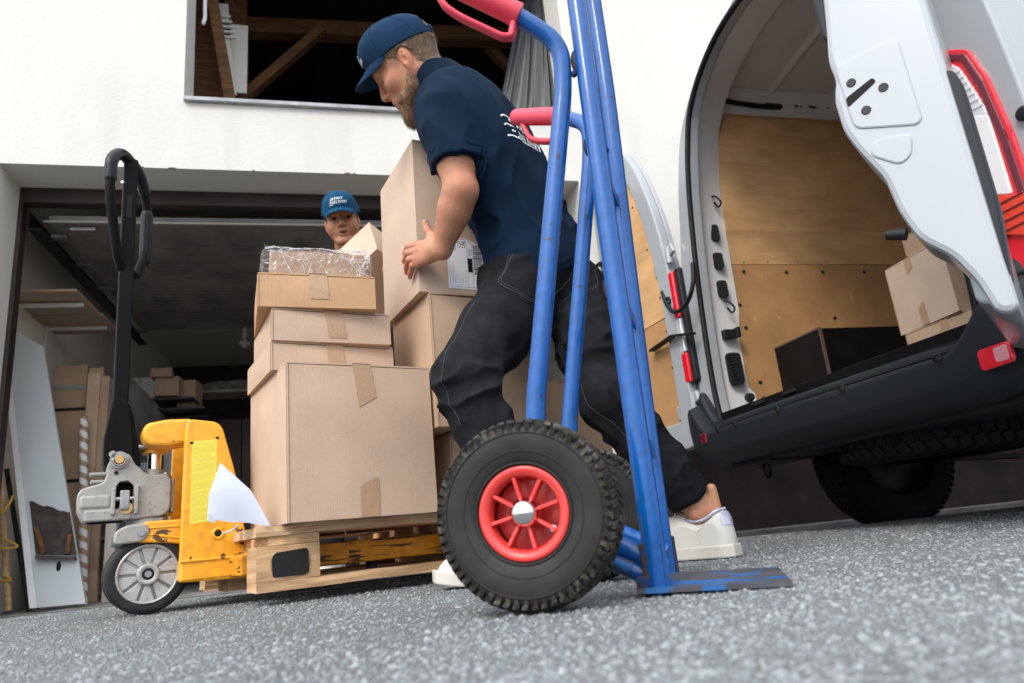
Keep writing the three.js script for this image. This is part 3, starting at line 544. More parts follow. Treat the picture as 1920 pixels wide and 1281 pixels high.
{
  const t = thing('back_shelf', 'pale wooden shelf across the garage back with a fabric roll on it', 'shelf', [-.6, 1.4, -6.6], { world: true }), A = [-1.17, 1.614, -6.6], B = [-0.31, 1.604, -6.6];
  part('shelf_board', boxMM(A[0], A[1] - .02, -6.9, B[0] + 1.2, A[1] + .005, -6.6), std({ map: rep(T.blotch, .5), color: lin(.42, .36, .30), roughness: .7 }), t);
  const u = thing('fabric_roll', 'crumpled pale dust sheet lying on the back shelf', 'sheet', [-.6, 1.45, -6.75], { world: true });
  const f = sdf([cap([A[0] + .05, A[1] + .06, -6.75], [A[0] + .75, A[1] + .075, -6.75], .05, .06, .02)]), ff = (x, y, z) => f(x, y, z) + .03 * (fbm(x * 14, y * 14, z * 14, 3) - .5);
  part('sheet', nets(ff, [A[0] - .05, A[1] - .02, -6.87], [A[0] + .9, A[1] + .2, -6.62], .012), M.fabricGrey, u);
}
{
  const t = thing('back_door', 'dark brown boarded door at the back of the garage', 'door', [.1, 0, -7], { world: true });
  for (let i = 0; i < 12; i++) part('plank', boxMM(-1.25 + i * .2, gy(-7), -7.03, -1.057 + i * .2, 1.42, -7, .004), M.brownDark, t);
}
{
  const t = thing('ceiling_lamp', 'small unlit ceiling fitting at the back of the garage', 'lamp', [-0.833, 2.131, -7], { world: true }), p = [-0.834, 2.158, -7];
  part('fitting', [rod([p[0], 2.5, p[2]], [p[0], p[1] - .04, p[2]], .02), box(.09, .03, .09, p[0], p[1], p[2], .006)], M.plasterDim, t);
}
// ---------- delivery van, parked along the wall, seen from its rear ----------
const XR = 1.75, ZC = -2.2;
const van = thing('delivery_van', 'white delivery van with both rear doors open and plywood-lined load bay', 'van', [XR, 0, ZC], { world: true });
{
  // outer section (half width by height) and rear opening
  const OUT = [[1.0, .42], [1.0, .9], [.985, 1.3], [.95, 1.65], [.88, 1.98], [.76, 2.22], [.58, 2.36], [.3, 2.42], [0, 2.44]];
  const OPN = [[.70, .50], [.715, .60], [.72, .75], [.70, 1.12], [.66, 1.47], [.61, 1.73], [.51, 2.0], [.38, 2.12], [.2, 2.2], [0, 2.225]];
  const OUTR = [[.86, .42], [.86, .9], [.84, 1.3], [.79, 1.5], [.73, 1.73], [.62, 1.97], [.45, 2.12], [.26, 2.215], [0, 2.25]];
  const full = a => [...a.map(p => [p[0], p[1]]), ...a.slice(0, -1).reverse().map(p => [-p[0], p[1]])];   // right (near) side up and over to the far side
  const curve = (a, n) => new THREE.CatmullRomCurve3(full(a).map(p => new THREE.Vector3(p[0], p[1], 0)), false, 'centripetal').getPoints(n);
  const co = curve(OUT, 90), cn = curve(OPN, 90), cr = curve(OUTR, 90).map((p, i) => { const k = sstep(-.1, .35, p.x); return new THREE.Vector3(mix(p.x, co[i].x, k), mix(p.y, co[i].y, k), 0); });   // the far rear corner is drawn in
  // side and roof skin
  part('body', sheet((s, t) => { const a = cr[Math.round(t * 90)], b = co[Math.round(t * 90)], x = XR + .02 + 5 * Math.pow(s, 1.8), k = sstep(.0, .5, x - XR - .02); return [x, mix(a.y, b.y, k), ZC + mix(a.x, b.x, k)]; }, 40, 90, false), M.vanWhite, van);
  const so = new THREE.Shape(cr.map(p => new THREE.Vector2(p.x, p.y))), ho = new THREE.Path(cn.map(p => new THREE.Vector2(p.x, p.y)).reverse()); so.holes.push(ho);
  part('rear_frame', basis(new THREE.ExtrudeGeometry(so, { depth: .03, bevelEnabled: true, bevelSize: .008, bevelThickness: .012, bevelSegments: 3, curveSegments: 4 }), [XR + .012, 0, ZC], [0, 0, 1], [0, 1, 0], [1, 0, 0].map(v => v)), M.vanWhite, van);
  // jamb: from the opening edge inward to the lined wall
  const IN = [[.735, .50], [.75, .60], [.755, .75], [.752, 1.12], [.735, 1.47], [.71, 1.73], [.62, 2.02], [.46, 2.16], [.22, 2.24], [0, 2.26]], ci = curve(IN, 90);
  part('door_jamb', [sheet((s, t) => { const a = cn[Math.round(t * 90)], b = ci[Math.round(t * 90)]; return [mix(XR + .02, XR + .23, s), mix(a.y, b.y, s), ZC + mix(a.x, b.x, s) * (1 + .012 * sin(PI * s))]; }, 6, 90, false)], M.vanInner, van);
  part('weatherstrip', tube(cn.filter((_, i) => i % 3 === 0).map(p => [XR - .006, p.y, ZC + p.x]), .0135, 160, 10), M.blackPlastic, van);
  // load bay lining (far wall), its two boards, rail and roof
  const zl = -2.955, zt = -2.83, ty = 2.125;
  part('lining_board', slab((s, t) => [mix(XR + .225, 4.4, s), mix(1.322, ty, t), mix(zl, zt, t)], 2, 6, [0, 0, -.009]), M.ply, van);
  part('lining_board', slab((s, t) => [mix(XR + .20, 4.4, s), mix(.55, 1.318, t), zl + .002], 2, 4, [0, 0, -.009]), M.mdf, van);
  const dot = (p, r, m, n, nm = 'screw') => part(nm, new THREE.SphereGeometry(r, 12, 8).scale(1, 1, .45).translate(...p), m, van);
  for (const x of [2.06, 2.2, 2.38, 2.56, 2.74, 2.92]) dot([x, 1.336, zl + .002], .006, M.zinc);
  for (const [x, y] of [[2.05, 1.28], [2.3, 1.275], [2.52, 1.275], [2.78, 1.275], [1.99, 1.1], [2.53, 1.02], [2.0, .98], [2.02, .70], [2.3, .66], [2.02, .62]]) part('fixing_hole', new THREE.CircleGeometry(.0105, 14).translate(x, y, zl + .0035), M.hole, van);
  for (const [x, y] of [[2.16, 1.72], [2.62, 1.70], [2.3, 2.10], [2.62, 2.095], [3.0, 2.1]]) dot([x, y, mix(zl, zt, (y - 1.32) / (ty - 1.32)) + .001], .006, M.zinc);
  part('roof_rail', slab((s, t) => [mix(XR + .2, 4.4, s), mix(ty + .002, 2.235, t), mix(zt - .01, -2.76, t)], 2, 2, [0, 0, -.01]), M.vanInner, van);
  part('roof_rail', slab((s, t) => [mix(XR + .2, 4.4, s), mix(ty - .012, ty + .004, t), mix(zt + .022, zt + .0, t)], 2, 2, [0, 0, -.01]), M.vanInner, van);
  for (const [x, w, h] of [[2.32, .10, .028], [2.46, .02, .02], [2.56, .05, .018], [2.80, .05, .018], [3.18, .05, .018], [3.4, .02, .02], [2.66, .012, .012], [2.9, .012, .012], [2.49, .01, .01]]) part('rail_slot', extr(roundShape([[-w / 2, -h / 2], [w / 2, -h / 2], [w / 2, h / 2], [-w / 2, h / 2]], h / 2), .004, .001).rotateX(-.55).translate(x, 2.172, -2.795), M.hole, van);
  // ribbed roof panel
  part('roof_lining', sheet((s, t) => { const z = mix(-2.775, -1.62, t), x = mix(XR + .2, 4.4, s), rb = .014 * (sstep(.42, .5, abs(((x * 2.6) % 1) - .5)) ); return [x, 2.235 + .055 * sin(PI * t) - rb, z]; }, 220, 12, false), M.vanGrey, van);
  for (const x of [2.78, 3.6]) {
    part('roof_bow', slab((s, t) => { const z = mix(-2.79, -1.6, s); return [x + mix(-.05, .05, t), 2.142 + .06 * sin(PI * s) + .02 * abs(t - .5), z]; }, 20, 4, [0, .07, 0]), M.vanInner, van);
    for (const z of [-2.70, -2.5, -2.3]) part('rail_slot', extr(roundShape([[-.012, -.035], [.012, -.035], [.012, .035], [-.012, .035]], .012), .004, .001).rotateX(PI / 2).translate(x, 2.143 + .06 * sin(PI * (z + 2.79) / 1.19), z), M.hole, van);
  }
  part('roof_harness', tube([[XR + .17, 2.21, -2.70], [XR + .22, 2.19, -2.78], [2.2, 2.165, -2.80], [2.36, 2.165, -2.80]], .014, 30, 10), M.blackPlastic, van);
  part('load_floor', boxMM(XR - .01, .49, -2.95, 4.4, .552, -1.45, .003), M.filmPly, van);
  part('near_lining', boxMM(XR + .06, .552, -1.47, 4.4, 2.2, -1.455, 0), M.ply, van);
  part('bulkhead', boxMM(4.4, .4, -3.0, 4.43, 2.3, -1.4, 0), M.vanInner, van);
  part('underbody', boxMM(XR + .02, .40, -3.1, 6.6, .485, -1.3, 0), M.blackPlastic, van);
  // wheel arch cover
  {
    const c = part('wheel_arch_cover', [boxMM(2.13, .553, -2.945, 3.2, .865, -2.60, .003)], M.filmPly, van);
    part('edge', [boxMM(2.128, .553, -2.603, 2.142, .868, -2.597, 0), boxMM(2.128, .862, -2.945, 2.136, .869, -2.60, 0)], M.filmEdge, c);
  }
  // jamb fittings on the far pillar
  const slot = (p, w, h, ry, m = M.hole, nm = 'jamb_slot', d = .014, r = .35) => part(nm, extr(roundShape([[-w / 2, -h / 2], [w / 2, -h / 2], [w / 2, h / 2], [-w / 2, h / 2]], min(w, h) * r), d, .0015).rotateY(ry).translate(...p), m, van);
  for (const p of [[1.898, 1.475, -2.905], [1.895, 1.323, -2.91], [1.893, 1.176, -2.915]]) slot([p[0] - .004, p[1], p[2] - .012], .05, .085, -.12);
  slot([1.901, 2.137, -2.735], .03, .09, -.25); slot([2.016, 2.424, -2.47], .06, .06, -.3);
  { const p = [1.875, 0.767, -2.925], g = slot(p, .075, .155, -.1, M.blackPlastic, 'vent_grille', .012, .3); for (let i = 0; i < 8; i++) part('vane', box(.05, .006, .006, p[0], p[1] - .055 + i * .0157, p[2] + .012, .001), M.bumper, g); }
  { const p = [1.872, 0.94, -2.92]; part('striker', [box(.055, .045, .03, ...p, .004), box(.02, .05, .05, p[0] + .035, p[1], p[2] + .02, .004)], M.blackPlastic, van); }
  { const p = [1.919, 0.621, -2.915]; part('buffer', [rod(p, [p[0] - .005, p[1], p[2] + .03], .024, .016), rod([p[0], p[1], p[2] + .02], [p[0] - .005, p[1], p[2] + .036], .008)], M.blackPlastic, van); }
  for (const p of [[1.91, 1.646, -2.9], [1.886, 1.083, -2.92]]) part('tie_loop', tube([[p[0], p[1] + .03, p[2]], [p[0] + .01, p[1] + .01, p[2] + .03], [p[0] + .03, p[1] - .02, p[2] + .03], [p[0] + .025, p[1] - .035, p[2] + .01], [p[0] + .005, p[1] - .01, p[2] + .01]], .005, 24, 8), M.blackPlastic, van);

  // bumper swept round the back
  const plan = new THREE.CatmullRomCurve3([[2.05, -3.225], [1.80, -3.20], [1.67, -3.08], [1.635, -2.85], [1.62, -2.5], [1.615, -2.2], [1.62, -1.9], [1.635, -1.55], [1.67, -1.32], [1.80, -1.2], [2.05, -1.175]].map(p => new THREE.Vector3(p[0], 0, p[1])), false, 'centripetal');
  const top = z => .505 + .17 * sstep(.66, .86, abs(z - ZC));
  const sect = [[.12, 0], [.075, .002], [.062, -.010], [.058, -.026], [.066, -.032], [.03, -.036], [.006, -.042], [0, -.055], [0, -.10], [.006, -.135], [.03, -.170], [.07, -.186], [.16, -.19]];
  const bs = (s, t, o = 0) => { const p = plan.getPointAt(s), d = plan.getTangentAt(s), n = [-d.z, d.x], i = t * (sect.length - 1), a = Math.floor(i), f = i - a, A = sect[a], Bq = sect[min(a + 1, sect.length - 1)], yt = top(p.z); const inx = mix(A[0], Bq[0], f) - o, yy = mix(A[1], Bq[1], f); const hgt = (yt - .295) / .21; return [p.x + n[0] * inx * -1, yt + yy * hgt, p.z + n[1] * inx * -1]; };
  part('bumper', sheet((s, t) => bs(s, t), 120, 40, false), M.bumper, van);
  part('bumper_step', [slab((s, t) => [mix(1.70, XR + .035, t), .508 + .016 * sstep(.3, .7, t), mix(-2.92, -1.48, s)], 30, 6, [0, -.02, 0]), boxMM(XR + .0, .515, -2.915, XR + .05, .54, -1.485, .006)], M.bumper, van);
  for (const z of [-2.58, -2.36]) part('step_notch', boxMM(XR - .02, .53, z - .04, XR + .02, .5425, z + .04, .003), M.hole, van);
  for (const [s, t] of [[.745, .55], [.60, .55], [.465, .55], [.345, .55], [.285, .55]]) { const p = bs(s, t, .001), d = plan.getTangentAt(s); const g = new THREE.TorusGeometry(.014, .0035, 8, 20).rotateY(Math.atan2(-d.z, d.x)); part('parking_sensor', [g.translate(...p), new THREE.SphereGeometry(.011, 14, 8).scale(.4, 1, 1).translate(...p)], M.blackPlastic, van); }
  { const p = [1.632, 0.418, -1.377], q = part('reflector', extr(roundShape([[-.045, -.026], [.045, -.022], [.045, .026], [-.045, .024]], .012), .012, .003).rotateY(-PI / 2).translate(p[0] + .006, p[1], p[2]), M.lampRed, van); part('reflector_facet', extr(roundShape([[0, -.018], [.038, -.017], [.038, .02], [0, .019]], .008), .004, .001).rotateY(-PI / 2).translate(p[0] - .004, p[1] + .001, p[2] + .002), phys({ color: lin(.75, .30, .34), roughness: .15, clearcoat: 1 }), q); }
  { const p = bs(.235, .62, .002); part('reflector', box(.012, .045, .05, ...p, .004), M.lampDark, van); }
  part('tow_eye', new THREE.TorusGeometry(.032, .008, 10, 24).rotateY(.6).translate(1.85, .27, -2.78), M.darkSteel, van);
  part('tow_bracket', boxMM(1.75, .295, -2.9, 2.0, .33, -2.6, .006), M.blackPlastic, van);
  part('axle', [rod([2.62, .33, -2.95], [2.62, .33, -1.45], .045), boxMM(2.3, .26, -2.5, 2.42, .38, -1.6, .01), bar([2.55, .24, -2.55], [2.95, .22, -2.5], .05, .02)], M.darkSteel, van);
  part('rear_valance', boxMM(XR + .0, .30, -2.6, XR + .25, .42, -1.35, .02), M.blackPlastic, van);
}
// tyre built from a turned profile and tread blocks; axis along local z
function tyreGeo(R, wdt, rin, { blocks = 0, h = .006, rows = 3 } = {}) {
  const hw = wdt / 2, pr = [], n = 22; for (let i = 0; i <= n; i++) { const a = i / n * PI; const c = -cos(a), s = sin(a); pr.push([rin + (R - h - rin) * Math.pow(s, .55), hw * Math.sign(c) * Math.pow(abs(c), .75)]); }
  const g = lathe(pr, 72).rotateX(PI / 2), bl = [];
  for (let k = 0; k < blocks; k++) for (let j = 0; j < rows; j++) {
    const a = (k + (j % 2) * .5) / blocks * 2 * PI, z = ((j + .5) / rows - .5) * wdt * .86, e = abs(z) / hw, rr = (R - h) - (R - rin) * .16 * Math.pow(e, 3), L = 2 * PI * R / blocks;
    bl.push(new THREE.BoxGeometry(h * 2.2, L * .66, wdt * .86 / rows * .86).rotateX((j - (rows - 1) / 2) * .25).rotateY(-Math.sign(z) * e * e * .75).translate(rr + h * .25, 0, z).rotateZ(a));
  }
  return [g, ...bl];
}
{
  const w = new THREE.Group(); w.name = 'wheel'; van.add(w); w.position.set(2.6 - XR, .335 - .035, -2.93 - ZC); w.rotation.y = 0; OFF.set(w, [0, 0, 0]);
  part('tyre', tyreGeo(.345, .21, .20, { blocks: 60, h: .004, rows: 5 }), M.rubberDark, w);
  part('rim', [lathe([[.0, .05], [.06, .05], [.07, .03], [.17, .02], [.195, .07], [.205, .085]], 40).rotateX(PI / 2)], M.darkSteel, w);
  const w2 = w.clone(); w2.position.z = -1.45 - ZC; van.add(w2);
  const s = new THREE.Group(); s.name = 'spare_wheel'; van.add(s); s.position.set(2.13 - XR, .315, -2.12 - ZC); s.rotation.x = PI / 2; OFF.set(s, [0, 0, 0]);
  part('tyre', tyreGeo(.335, .19, .19, { blocks: 46, h: .006, rows: 4 }), M.rubberDark, s); part('rim', lathe([[0, .02], [.16, .02], [.19, .07]], 30).rotateX(PI / 2), M.darkSteel, s);
}
// rear lamps
function lamp(pts, x0, depth, m, nm, parent, r = .008) { return part(nm, basis(extr(roundShape(pts.map(p => [p[2], p[1]]), r), depth, .003), [x0, 0, 0], [0, 0, 1], [0, 1, 0], [1, 0, 0]), m, parent); }
{
  const L = lamp([[1.74, 1.332, -1.366], [1.74, 1.279, -1.294], [1.74, 1.17, -1.267], [1.74, 0.977, -1.248], [1.74, 0.829, -1.247], [1.74, 0.656, -1.256], [1.74, 0.596, -1.285], [1.74, 0.654, -1.356], [1.74, 0.756, -1.367], [1.74, 1.036, -1.355]], XR - .012, .05, M.lampRed, 'tail_lamp', van, .02);
  lamp([[1.736, 1.31, -1.354], [1.736, 1.268, -1.301], [1.736, 1.164, -1.276], [1.736, 0.973, -1.259], [1.736, 0.767, -1.258], [1.736, 0.775, -1.273], [1.736, 0.976, -1.275], [1.736, 1.162, -1.291], [1.736, 1.261, -1.312], [1.736, 1.296, -1.353]], XR - .017, .008, M.lampDark, 'dark_band', L, .004);
  lamp([[1.736, 1.283, -1.355], [1.736, 1.245, -1.329], [1.736, 1.147, -1.305], [1.736, 1.069, -1.289], [1.736, 1.104, -1.347], [1.736, 1.154, -1.352]], XR - .017, .02, M.lampClear, 'clear_lens', L, .006);
  for (let i = 0; i < 7; i++) { const a = [1.733, 1.25, -1.344], b = [1.733, 1.096, -1.308], k = (i + .5) / 7; part('lens_rib', rod([XR - .018, mix(a[1], b[1], k), mix(a[2], b[2], k) - .015], [XR - .018, mix(a[1], b[1], k) - .006, mix(a[2], b[2], k) + .018], .0028, .0028, 8), M.lampClear, L); }
  { const p = [1.733, 1.171, -1.348]; part('bulb', new THREE.SphereGeometry(.012, 16, 12).translate(XR - .014, p[1], p[2]), M.amber, L); }
  lamp([[1.736, 1.091, -1.333], [1.736, 1.066, -1.29], [1.736, 0.932, -1.291], [1.736, 0.835, -1.292], [1.736, 0.855, -1.335], [1.736, 0.956, -1.332]], XR - .018, .02, M.lampWhite, 'white_lens', L, .004);
  lamp([[1.736, 1.115, -1.356], [1.736, 1.086, -1.339], [1.736, 1.01, -1.335], [1.736, 1, -1.356], [1.736, 1.04, -1.361]], XR - .020, .02, phys({ color: lin(.55, .01, .01), roughness: .15, clearcoat: 1 }), 'red_lens', L, .004);
  lamp([[1.736, 0.997, -1.357], [1.736, 0.998, -1.336], [1.736, 0.858, -1.341], [1.736, 0.867, -1.358]], XR - .018, .02, M.lampClear, 'clear_lens', L, .003);
  lamp([[1.736, 0.85, -1.35], [1.736, 0.813, -1.256], [1.736, 0.699, -1.256], [1.736, 0.745, -1.348]], XR - .022, .02, phys({ color: lin(.85, .05, .01), roughness: .12, clearcoat: 1 }), 'red_lens', L, .004);
  for (let i = 0; i < 4; i++) { const a = [1.73, 0.819, -1.331], b = [1.73, 0.744, -1.319], k = i / 3; part('lens_rib', box(.004, .004, .09, XR - .024, mix(a[1], b[1], k), mix(a[2], b[2], k) + .03, .001), M.lampDark, L); }
  const K = part('tail_lamp', boxMM(XR - .03, .74, -3.115, XR + .05, 1.34, -3.028, .014), M.blackPlastic, van);
  part('red_lens', boxMM(XR - .045, 1.08, -3.112, XR - .02, 1.335, -3.066, .01), M.lampRed, K); part('clear_lens', boxMM(XR - .045, .90, -3.112, XR - .02, 1.075, -3.062, .006), M.lampClear, K); part('red_lens', boxMM(XR - .045, .745, -3.112, XR - .02, .895, -3.058, .008), M.lampRed, K);
  part('filler_cap', new THREE.SphereGeometry(.02, 16, 10).scale(.5, 1, 1).translate(...[1.74, 1.016, -1.205]), M.blackPlastic, van);
}
// ---------- open rear doors ----------
{
  // far door: swung right back along the van's far side, its plywood-lined inner face towards us
  const d = new THREE.Group(); d.name = 'rear_door'; van.add(d); d.position.set(XR - .005 - XR, 0, -3.10 - ZC);
  // local x runs from the hinge to the free edge (towards the wall), local z is the inner face normal
  const u = new THREE.Vector3(-.10, 0, -.995).normalize(), n = new THREE.Vector3(-.995, 0, .10).normalize();
  d.setRotationFromMatrix(new THREE.Matrix4().makeBasis(u.clone().negate(), new THREE.Vector3(0, 1, 0), n)); OFF.set(d, [0, 0, 0]);
  tag(d, 'far rear door swung back with plywood inner panel');
  const out = [[.0, .44, .06], [.0, 1.30, .3], [.06, 1.70, .3], [.17, 2.02, .2], [.28, 2.20, .06], [.71, 2.24, .05], [.71, .42, .06]];
  const inn = [[.10, .56, .03], [.10, 1.30, .2], [.16, 1.68, .25], [.25, 1.98, .15], [.33, 2.10, .05], [.62, 2.12, .04], [.62, .56, .04]];
  const mir = a => a.map(p => [-p[0], ...p.slice(1)]).reverse();
  const so = roundShape(mir(out), .05); so.holes.push(new THREE.Path(roundShape(mir(inn), .03).getPoints(8).reverse()));
  part('door_frame', extr(so, .05, .008).translate(0, 0, -.012), M.vanWhite, d);
  part('door_skin', extr(roundShape(mir(out), .05), .03, .008).translate(0, 0, -.045), M.vanWhite, d);
  const cutTop = [[.105, 1.135], [.105, 1.30, .2], [.165, 1.68, .25], [.255, 1.97, .15], [.335, 2.09, .05], [.615, 2.11, .04], [.615, 1.135]], cutBot = [[.105, .57, .03], [.105, 1.128], [.615, 1.128], [.615, .57, .03]];
  part('lining_board', extr(roundShape(mir(cutTop), .004), .012, .001).translate(0, 0, .002), M.ply, d);
  part('lining_board', extr(roundShape(mir(cutBot), .004), .012, .001).translate(0, 0, .002), M.mdf, d);
  for (const [x, y] of [[.14, 1.06], [.14, .62], [.14, .86], [.2, 1.55], [.28, 1.85], [.15, 1.25], [.4, 1.2]]) part('screw', new THREE.SphereGeometry(.007, 10, 8).scale(1, 1, .5).translate(-x, y, .0145), M.hole, d);
  part('grommet', [new THREE.TorusGeometry(.02, .008, 8, 20).translate(-.045, 1.19, .04)], M.blackPlastic, d);
  part('handle', [box(.03, .12, .03, -.67, 1.55, .05, .008), box(.05, .02, .05, -.68, 1.66, .05, .006)], M.blackPlastic, d);
  // hinges, cable and strap stay on the van
  for (const y of [1.42, .64]) part('hinge', [bar([XR - .03, y - .02, -3.2], [XR - .03, y + .03, -3.03], .05, .02, [0, 1, 0], .005), rod([XR - .035, y - .04, -3.08], [XR - .035, y + .05, -3.08], .017), box(.02, .07, .07, XR - .035, y - .025, -3.215, .006)], M.vanWhite, van);
  part('cable', tube([[1.7, 1.258, -3.184], [1.69, 1.177, -3.14], [1.68, 1.102, -3.048], [1.68, 1.105, -2.919], [1.69, 1.172, -2.855], [1.72, 1.29, -2.871]], .011, 40, 10), M.blackPlastic, van);
  part('check_strap', [bar([1.68, 0.989, -3.372], [1.68, 0.995, -3.11], .035, .012, [1, 0, 0]), bar([1.68, 0.995, -3.11], [1.7, 0.957, -2.944], .035, .012, [1, 0, 0])], M.blackPlastic, van);
}
{
  // near door: opened past square, its free edge with the lock towards us
  const d = new THREE.Group(); d.name = 'rear_door'; van.add(d); d.position.set(0, 0, -1.36 - ZC);
  const u = new THREE.Vector3(-.805, 0, .593), n = new THREE.Vector3(-.593, 0, -.805);
  d.setRotationFromMatrix(new THREE.Matrix4().makeBasis(u, new THREE.Vector3(0, 1, 0), new THREE.Vector3().crossVectors(u, new THREE.Vector3(0, 1, 0)))); OFF.set(d, [0, 0, 0]);
  tag(d, 'near rear door with its lock edge towards us');
  const sg = new THREE.Vector3().crossVectors(u, new THREE.Vector3(0, 1, 0)).dot(n) > 0 ? 1 : -1, Wd = .725;     // sign of local z on the inner side
  const prof = [[0, .405], [.014, .41], [.028, .47], [.055, .53], [.10, .58], [.118, .64], [.128, .72], [.162, .80], [.178, .85], [.181, .93], [.168, .97], [.174, 1.02], [.162, 1.10], [.15, 1.2], [.12, 1.45], [.10, 1.8], [.07, 2.1], [.02, 2.22], [0, 2.22]];
  part('door_edge', basis(extr(roundShape(prof, .02), .13, .012), [Wd - .13, 0, 0], [0, 0, sg], [0, 1, 0], [1, 0, 0]), M.vanWhite, d);
  part('door_skin', basis(extr(roundShape([[.0, .42], [.045, .44], [.05, 2.15], [0, 2.2]], .01), Wd - .05, .006), [.0, 0, 0], [0, 0, sg], [0, 1, 0], [1, 0, 0]), M.vanWhite, d);
  part('corner_moulding', basis(extr(roundShape([[-.002, .43], [-.008, .47], [-.022, .60], [-.024, .85], [-.016, .885], [-.002, .89]], .012), .07, .006), [Wd - .078, 0, 0], [0, 0, sg], [0, 1, 0], [1, 0, 0]), M.bumper, d);
  const plate = part('lock_plate', basis(extr(roundShape([[.052, .80], [.165, .845], [.172, .995], [.055, 1.0]], .018), .01, .004), [Wd - .0065, 0, 0], [0, 0, sg], [0, 1, 0], [1, 0, 0]), M.vanWhite, d);
  for (const [a, y] of [[.152, .945], [.098, .905], [.138, .872]]) part('screw', rod([Wd + .001, y, a * sg], [Wd + .006, y, a * sg], .0105, .009, 18), M.darkSteel, plate);
  part('lock_slot', basis(extr(roundShape([[.168, .895], [.168, .915], [.113, .935], [.108, .925]], .005), .004, .001), [Wd + .0012, 0, 0], [0, 0, sg], [0, 1, 0], [1, 0, 0]), M.hole, plate);
  part('door_handle', [basis(extr(roundShape([[.15, 1.09], [.185, 1.10], [.19, 1.35], [.14, 1.35]], .015), .05, .006), [Wd - .09, 0, 0], [0, 0, sg], [0, 1, 0], [1, 0, 0])], M.bumper, d);
  part('pressed_recess', basis(extr(roundShape([[.105, .735], [.150, .775], [.135, .80], [.075, .785], [.085, .745]], .015), .008, .0035), [Wd - .0045, 0, 0], [0, 0, sg], [0, 1, 0], [1, 0, 0]), M.vanWhite, d);
  part('buffer', [rod([Wd - .03, .60, .13 * sg], [Wd - .03, .61, .165 * sg], .013, .01)], M.blackPlastic, d);
}
// ---------- cartons in the load bay ----------
{
  const P0 = [2.17, 0.706, -2.199];
  carton('van_carton', 'large brown carton standing at the right of the load bay', [P0[0], P0[1], P0[2]], -96 * PI / 180, .31, .275, .34, M.card[3], { tw: .035, td: .05, cut: .012, tx: .42, bottomTape: .085, btx: .05 });
  const P1 = [2.218, 1.004, -2.155];
  carton('van_carton', 'small brown carton on top of the large carton in the load bay', [P1[0] + .03, P0[1] + .277, P1[2]], -96 * PI / 180, .19, .12, .2, M.card[4], { tw: .03, td: .1199, cut: 0, tx: .5 });
  carton('van_carton', 'flat brown carton lying under the large carton in the load bay', [P0[0] - .01, .554, P0[2] + .03], -92 * PI / 180, .42, max(.05, P0[1] - .556), .38, M.card[1], { tw: .035, td: .06, tx: .45 });
}
// ---------- pallet ----------
const PO = [-.180, 0, -1.745], PYAW = 18 * PI / 180, PH = .031, DECK = PH + .144;
// a point given along the pallet's long side (u), up (y) and into its depth (v)
const pal = (u, y, v) => [PO[0] + u * cos(PYAW) - v * sin(PYAW), y, PO[2] - u * sin(PYAW) - v * cos(PYAW)];
{
  const t = thing('wooden_pallet', 'worn wooden pallet lifted on the forks under the carton stacks', 'pallet', [PO[0], PH, PO[2]], { yaw: PYAW }), r = rng(21);
  // a plank with slightly waney, uneven edges
  const plank = (x0, y0, z0, x1, y1, z1, m, nm, wob = .002) => {
    const w = x1 - x0, h = y1 - y0, d = z1 - z0, g = new THREE.BoxGeometry(w, h, d, 24, 2, 4), p = g.attributes.position, sd = r() * 90;
    for (let i = 0; i < p.count; i++) { const x = p.getX(i), y = p.getY(i), z = p.getZ(i); p.setXYZ(i, x + wob * (vn(y * 90, z * 40, sd) - .5), y + wob * 1.6 * (vn(x * 9 + sd, z * 12) - .5) , z + wob * 2 * (vn(x * 14 + sd, y * 60, 2) - .5)); }
    g.deleteAttribute('uv'); const gg = toFlat(g.translate(x0 + w / 2, y0 + h / 2, z0 + d / 2)); gg.computeVertexNormals(); return part(nm, gg, m, t);
  };
  function toFlat(g) { return g.index ? g.toNonIndexed() : g; }
  const rows = [[0, .145], [.19, .29], [.3275, .4725], [.51, .61], [.655, .80]];
  for (const [a, b] of rows) plank(.0, .122, -b, 1.2, .144, -a, M.pallet, 'top_board', .003);
  for (const x of [.0, .5275, 1.055]) plank(x + (x === 0 ? .028 : 0), .10, -.8, x + .145, .1215, -.003, M.endGrain, 'cross_board');
  for (const x of [0, .5275, 1.055]) for (const [a, b] of [[0, .10], [.3275, .4725], [.70, .80]]) plank(x, .0225, -b, x + .145, .0995, -a, M.palletDark, 'block', .0015);
  for (const [a, b] of [[0, .10], [.3275, .4725], [.70, .80]]) plank(0, 0, -b, 1.2, .022, -a, M.palletDark, 'bottom_board', .003);
  // blacked-out stamp on the corner block
  const st = [[.036, .030], [.034, .072], [.042, .083], [.112, .088], [.117, .083], [.118, .034], [.108, .029]];
  part('black_stamp', [extr(roundShape(st, .006), .0015, .0004).translate(0, 0, .0016), new THREE.TorusGeometry(.03, .0009, 6, 30, PI * .5).rotateZ(PI * .75).scale(.35, .62, 1).translate(.042, .057, .002), new THREE.TorusGeometry(.03, .0009, 6, 30, PI * .5).rotateZ(-PI * .25).scale(.35, .62, 1).translate(.110, .06, .002), new THREE.TorusGeometry(.05, .0008, 6, 30, PI * .5).rotateZ(PI * 1.25).scale(.62, .25, 1).translate(.077, .038, .002)], M.blackInk, t);
  for (const [x, z] of [[.05, -.04], [.1, -.10], [.58, -.05], [1.1, -.06]]) part('nail', rod([x, .1435, z], [x, .1455, z], .004), M.darkSteel, t);
  part('splinter', rod([.205, .1225, .002], [.210, .105, .004], .0009, .0004, 6), M.endGrain, t);
}
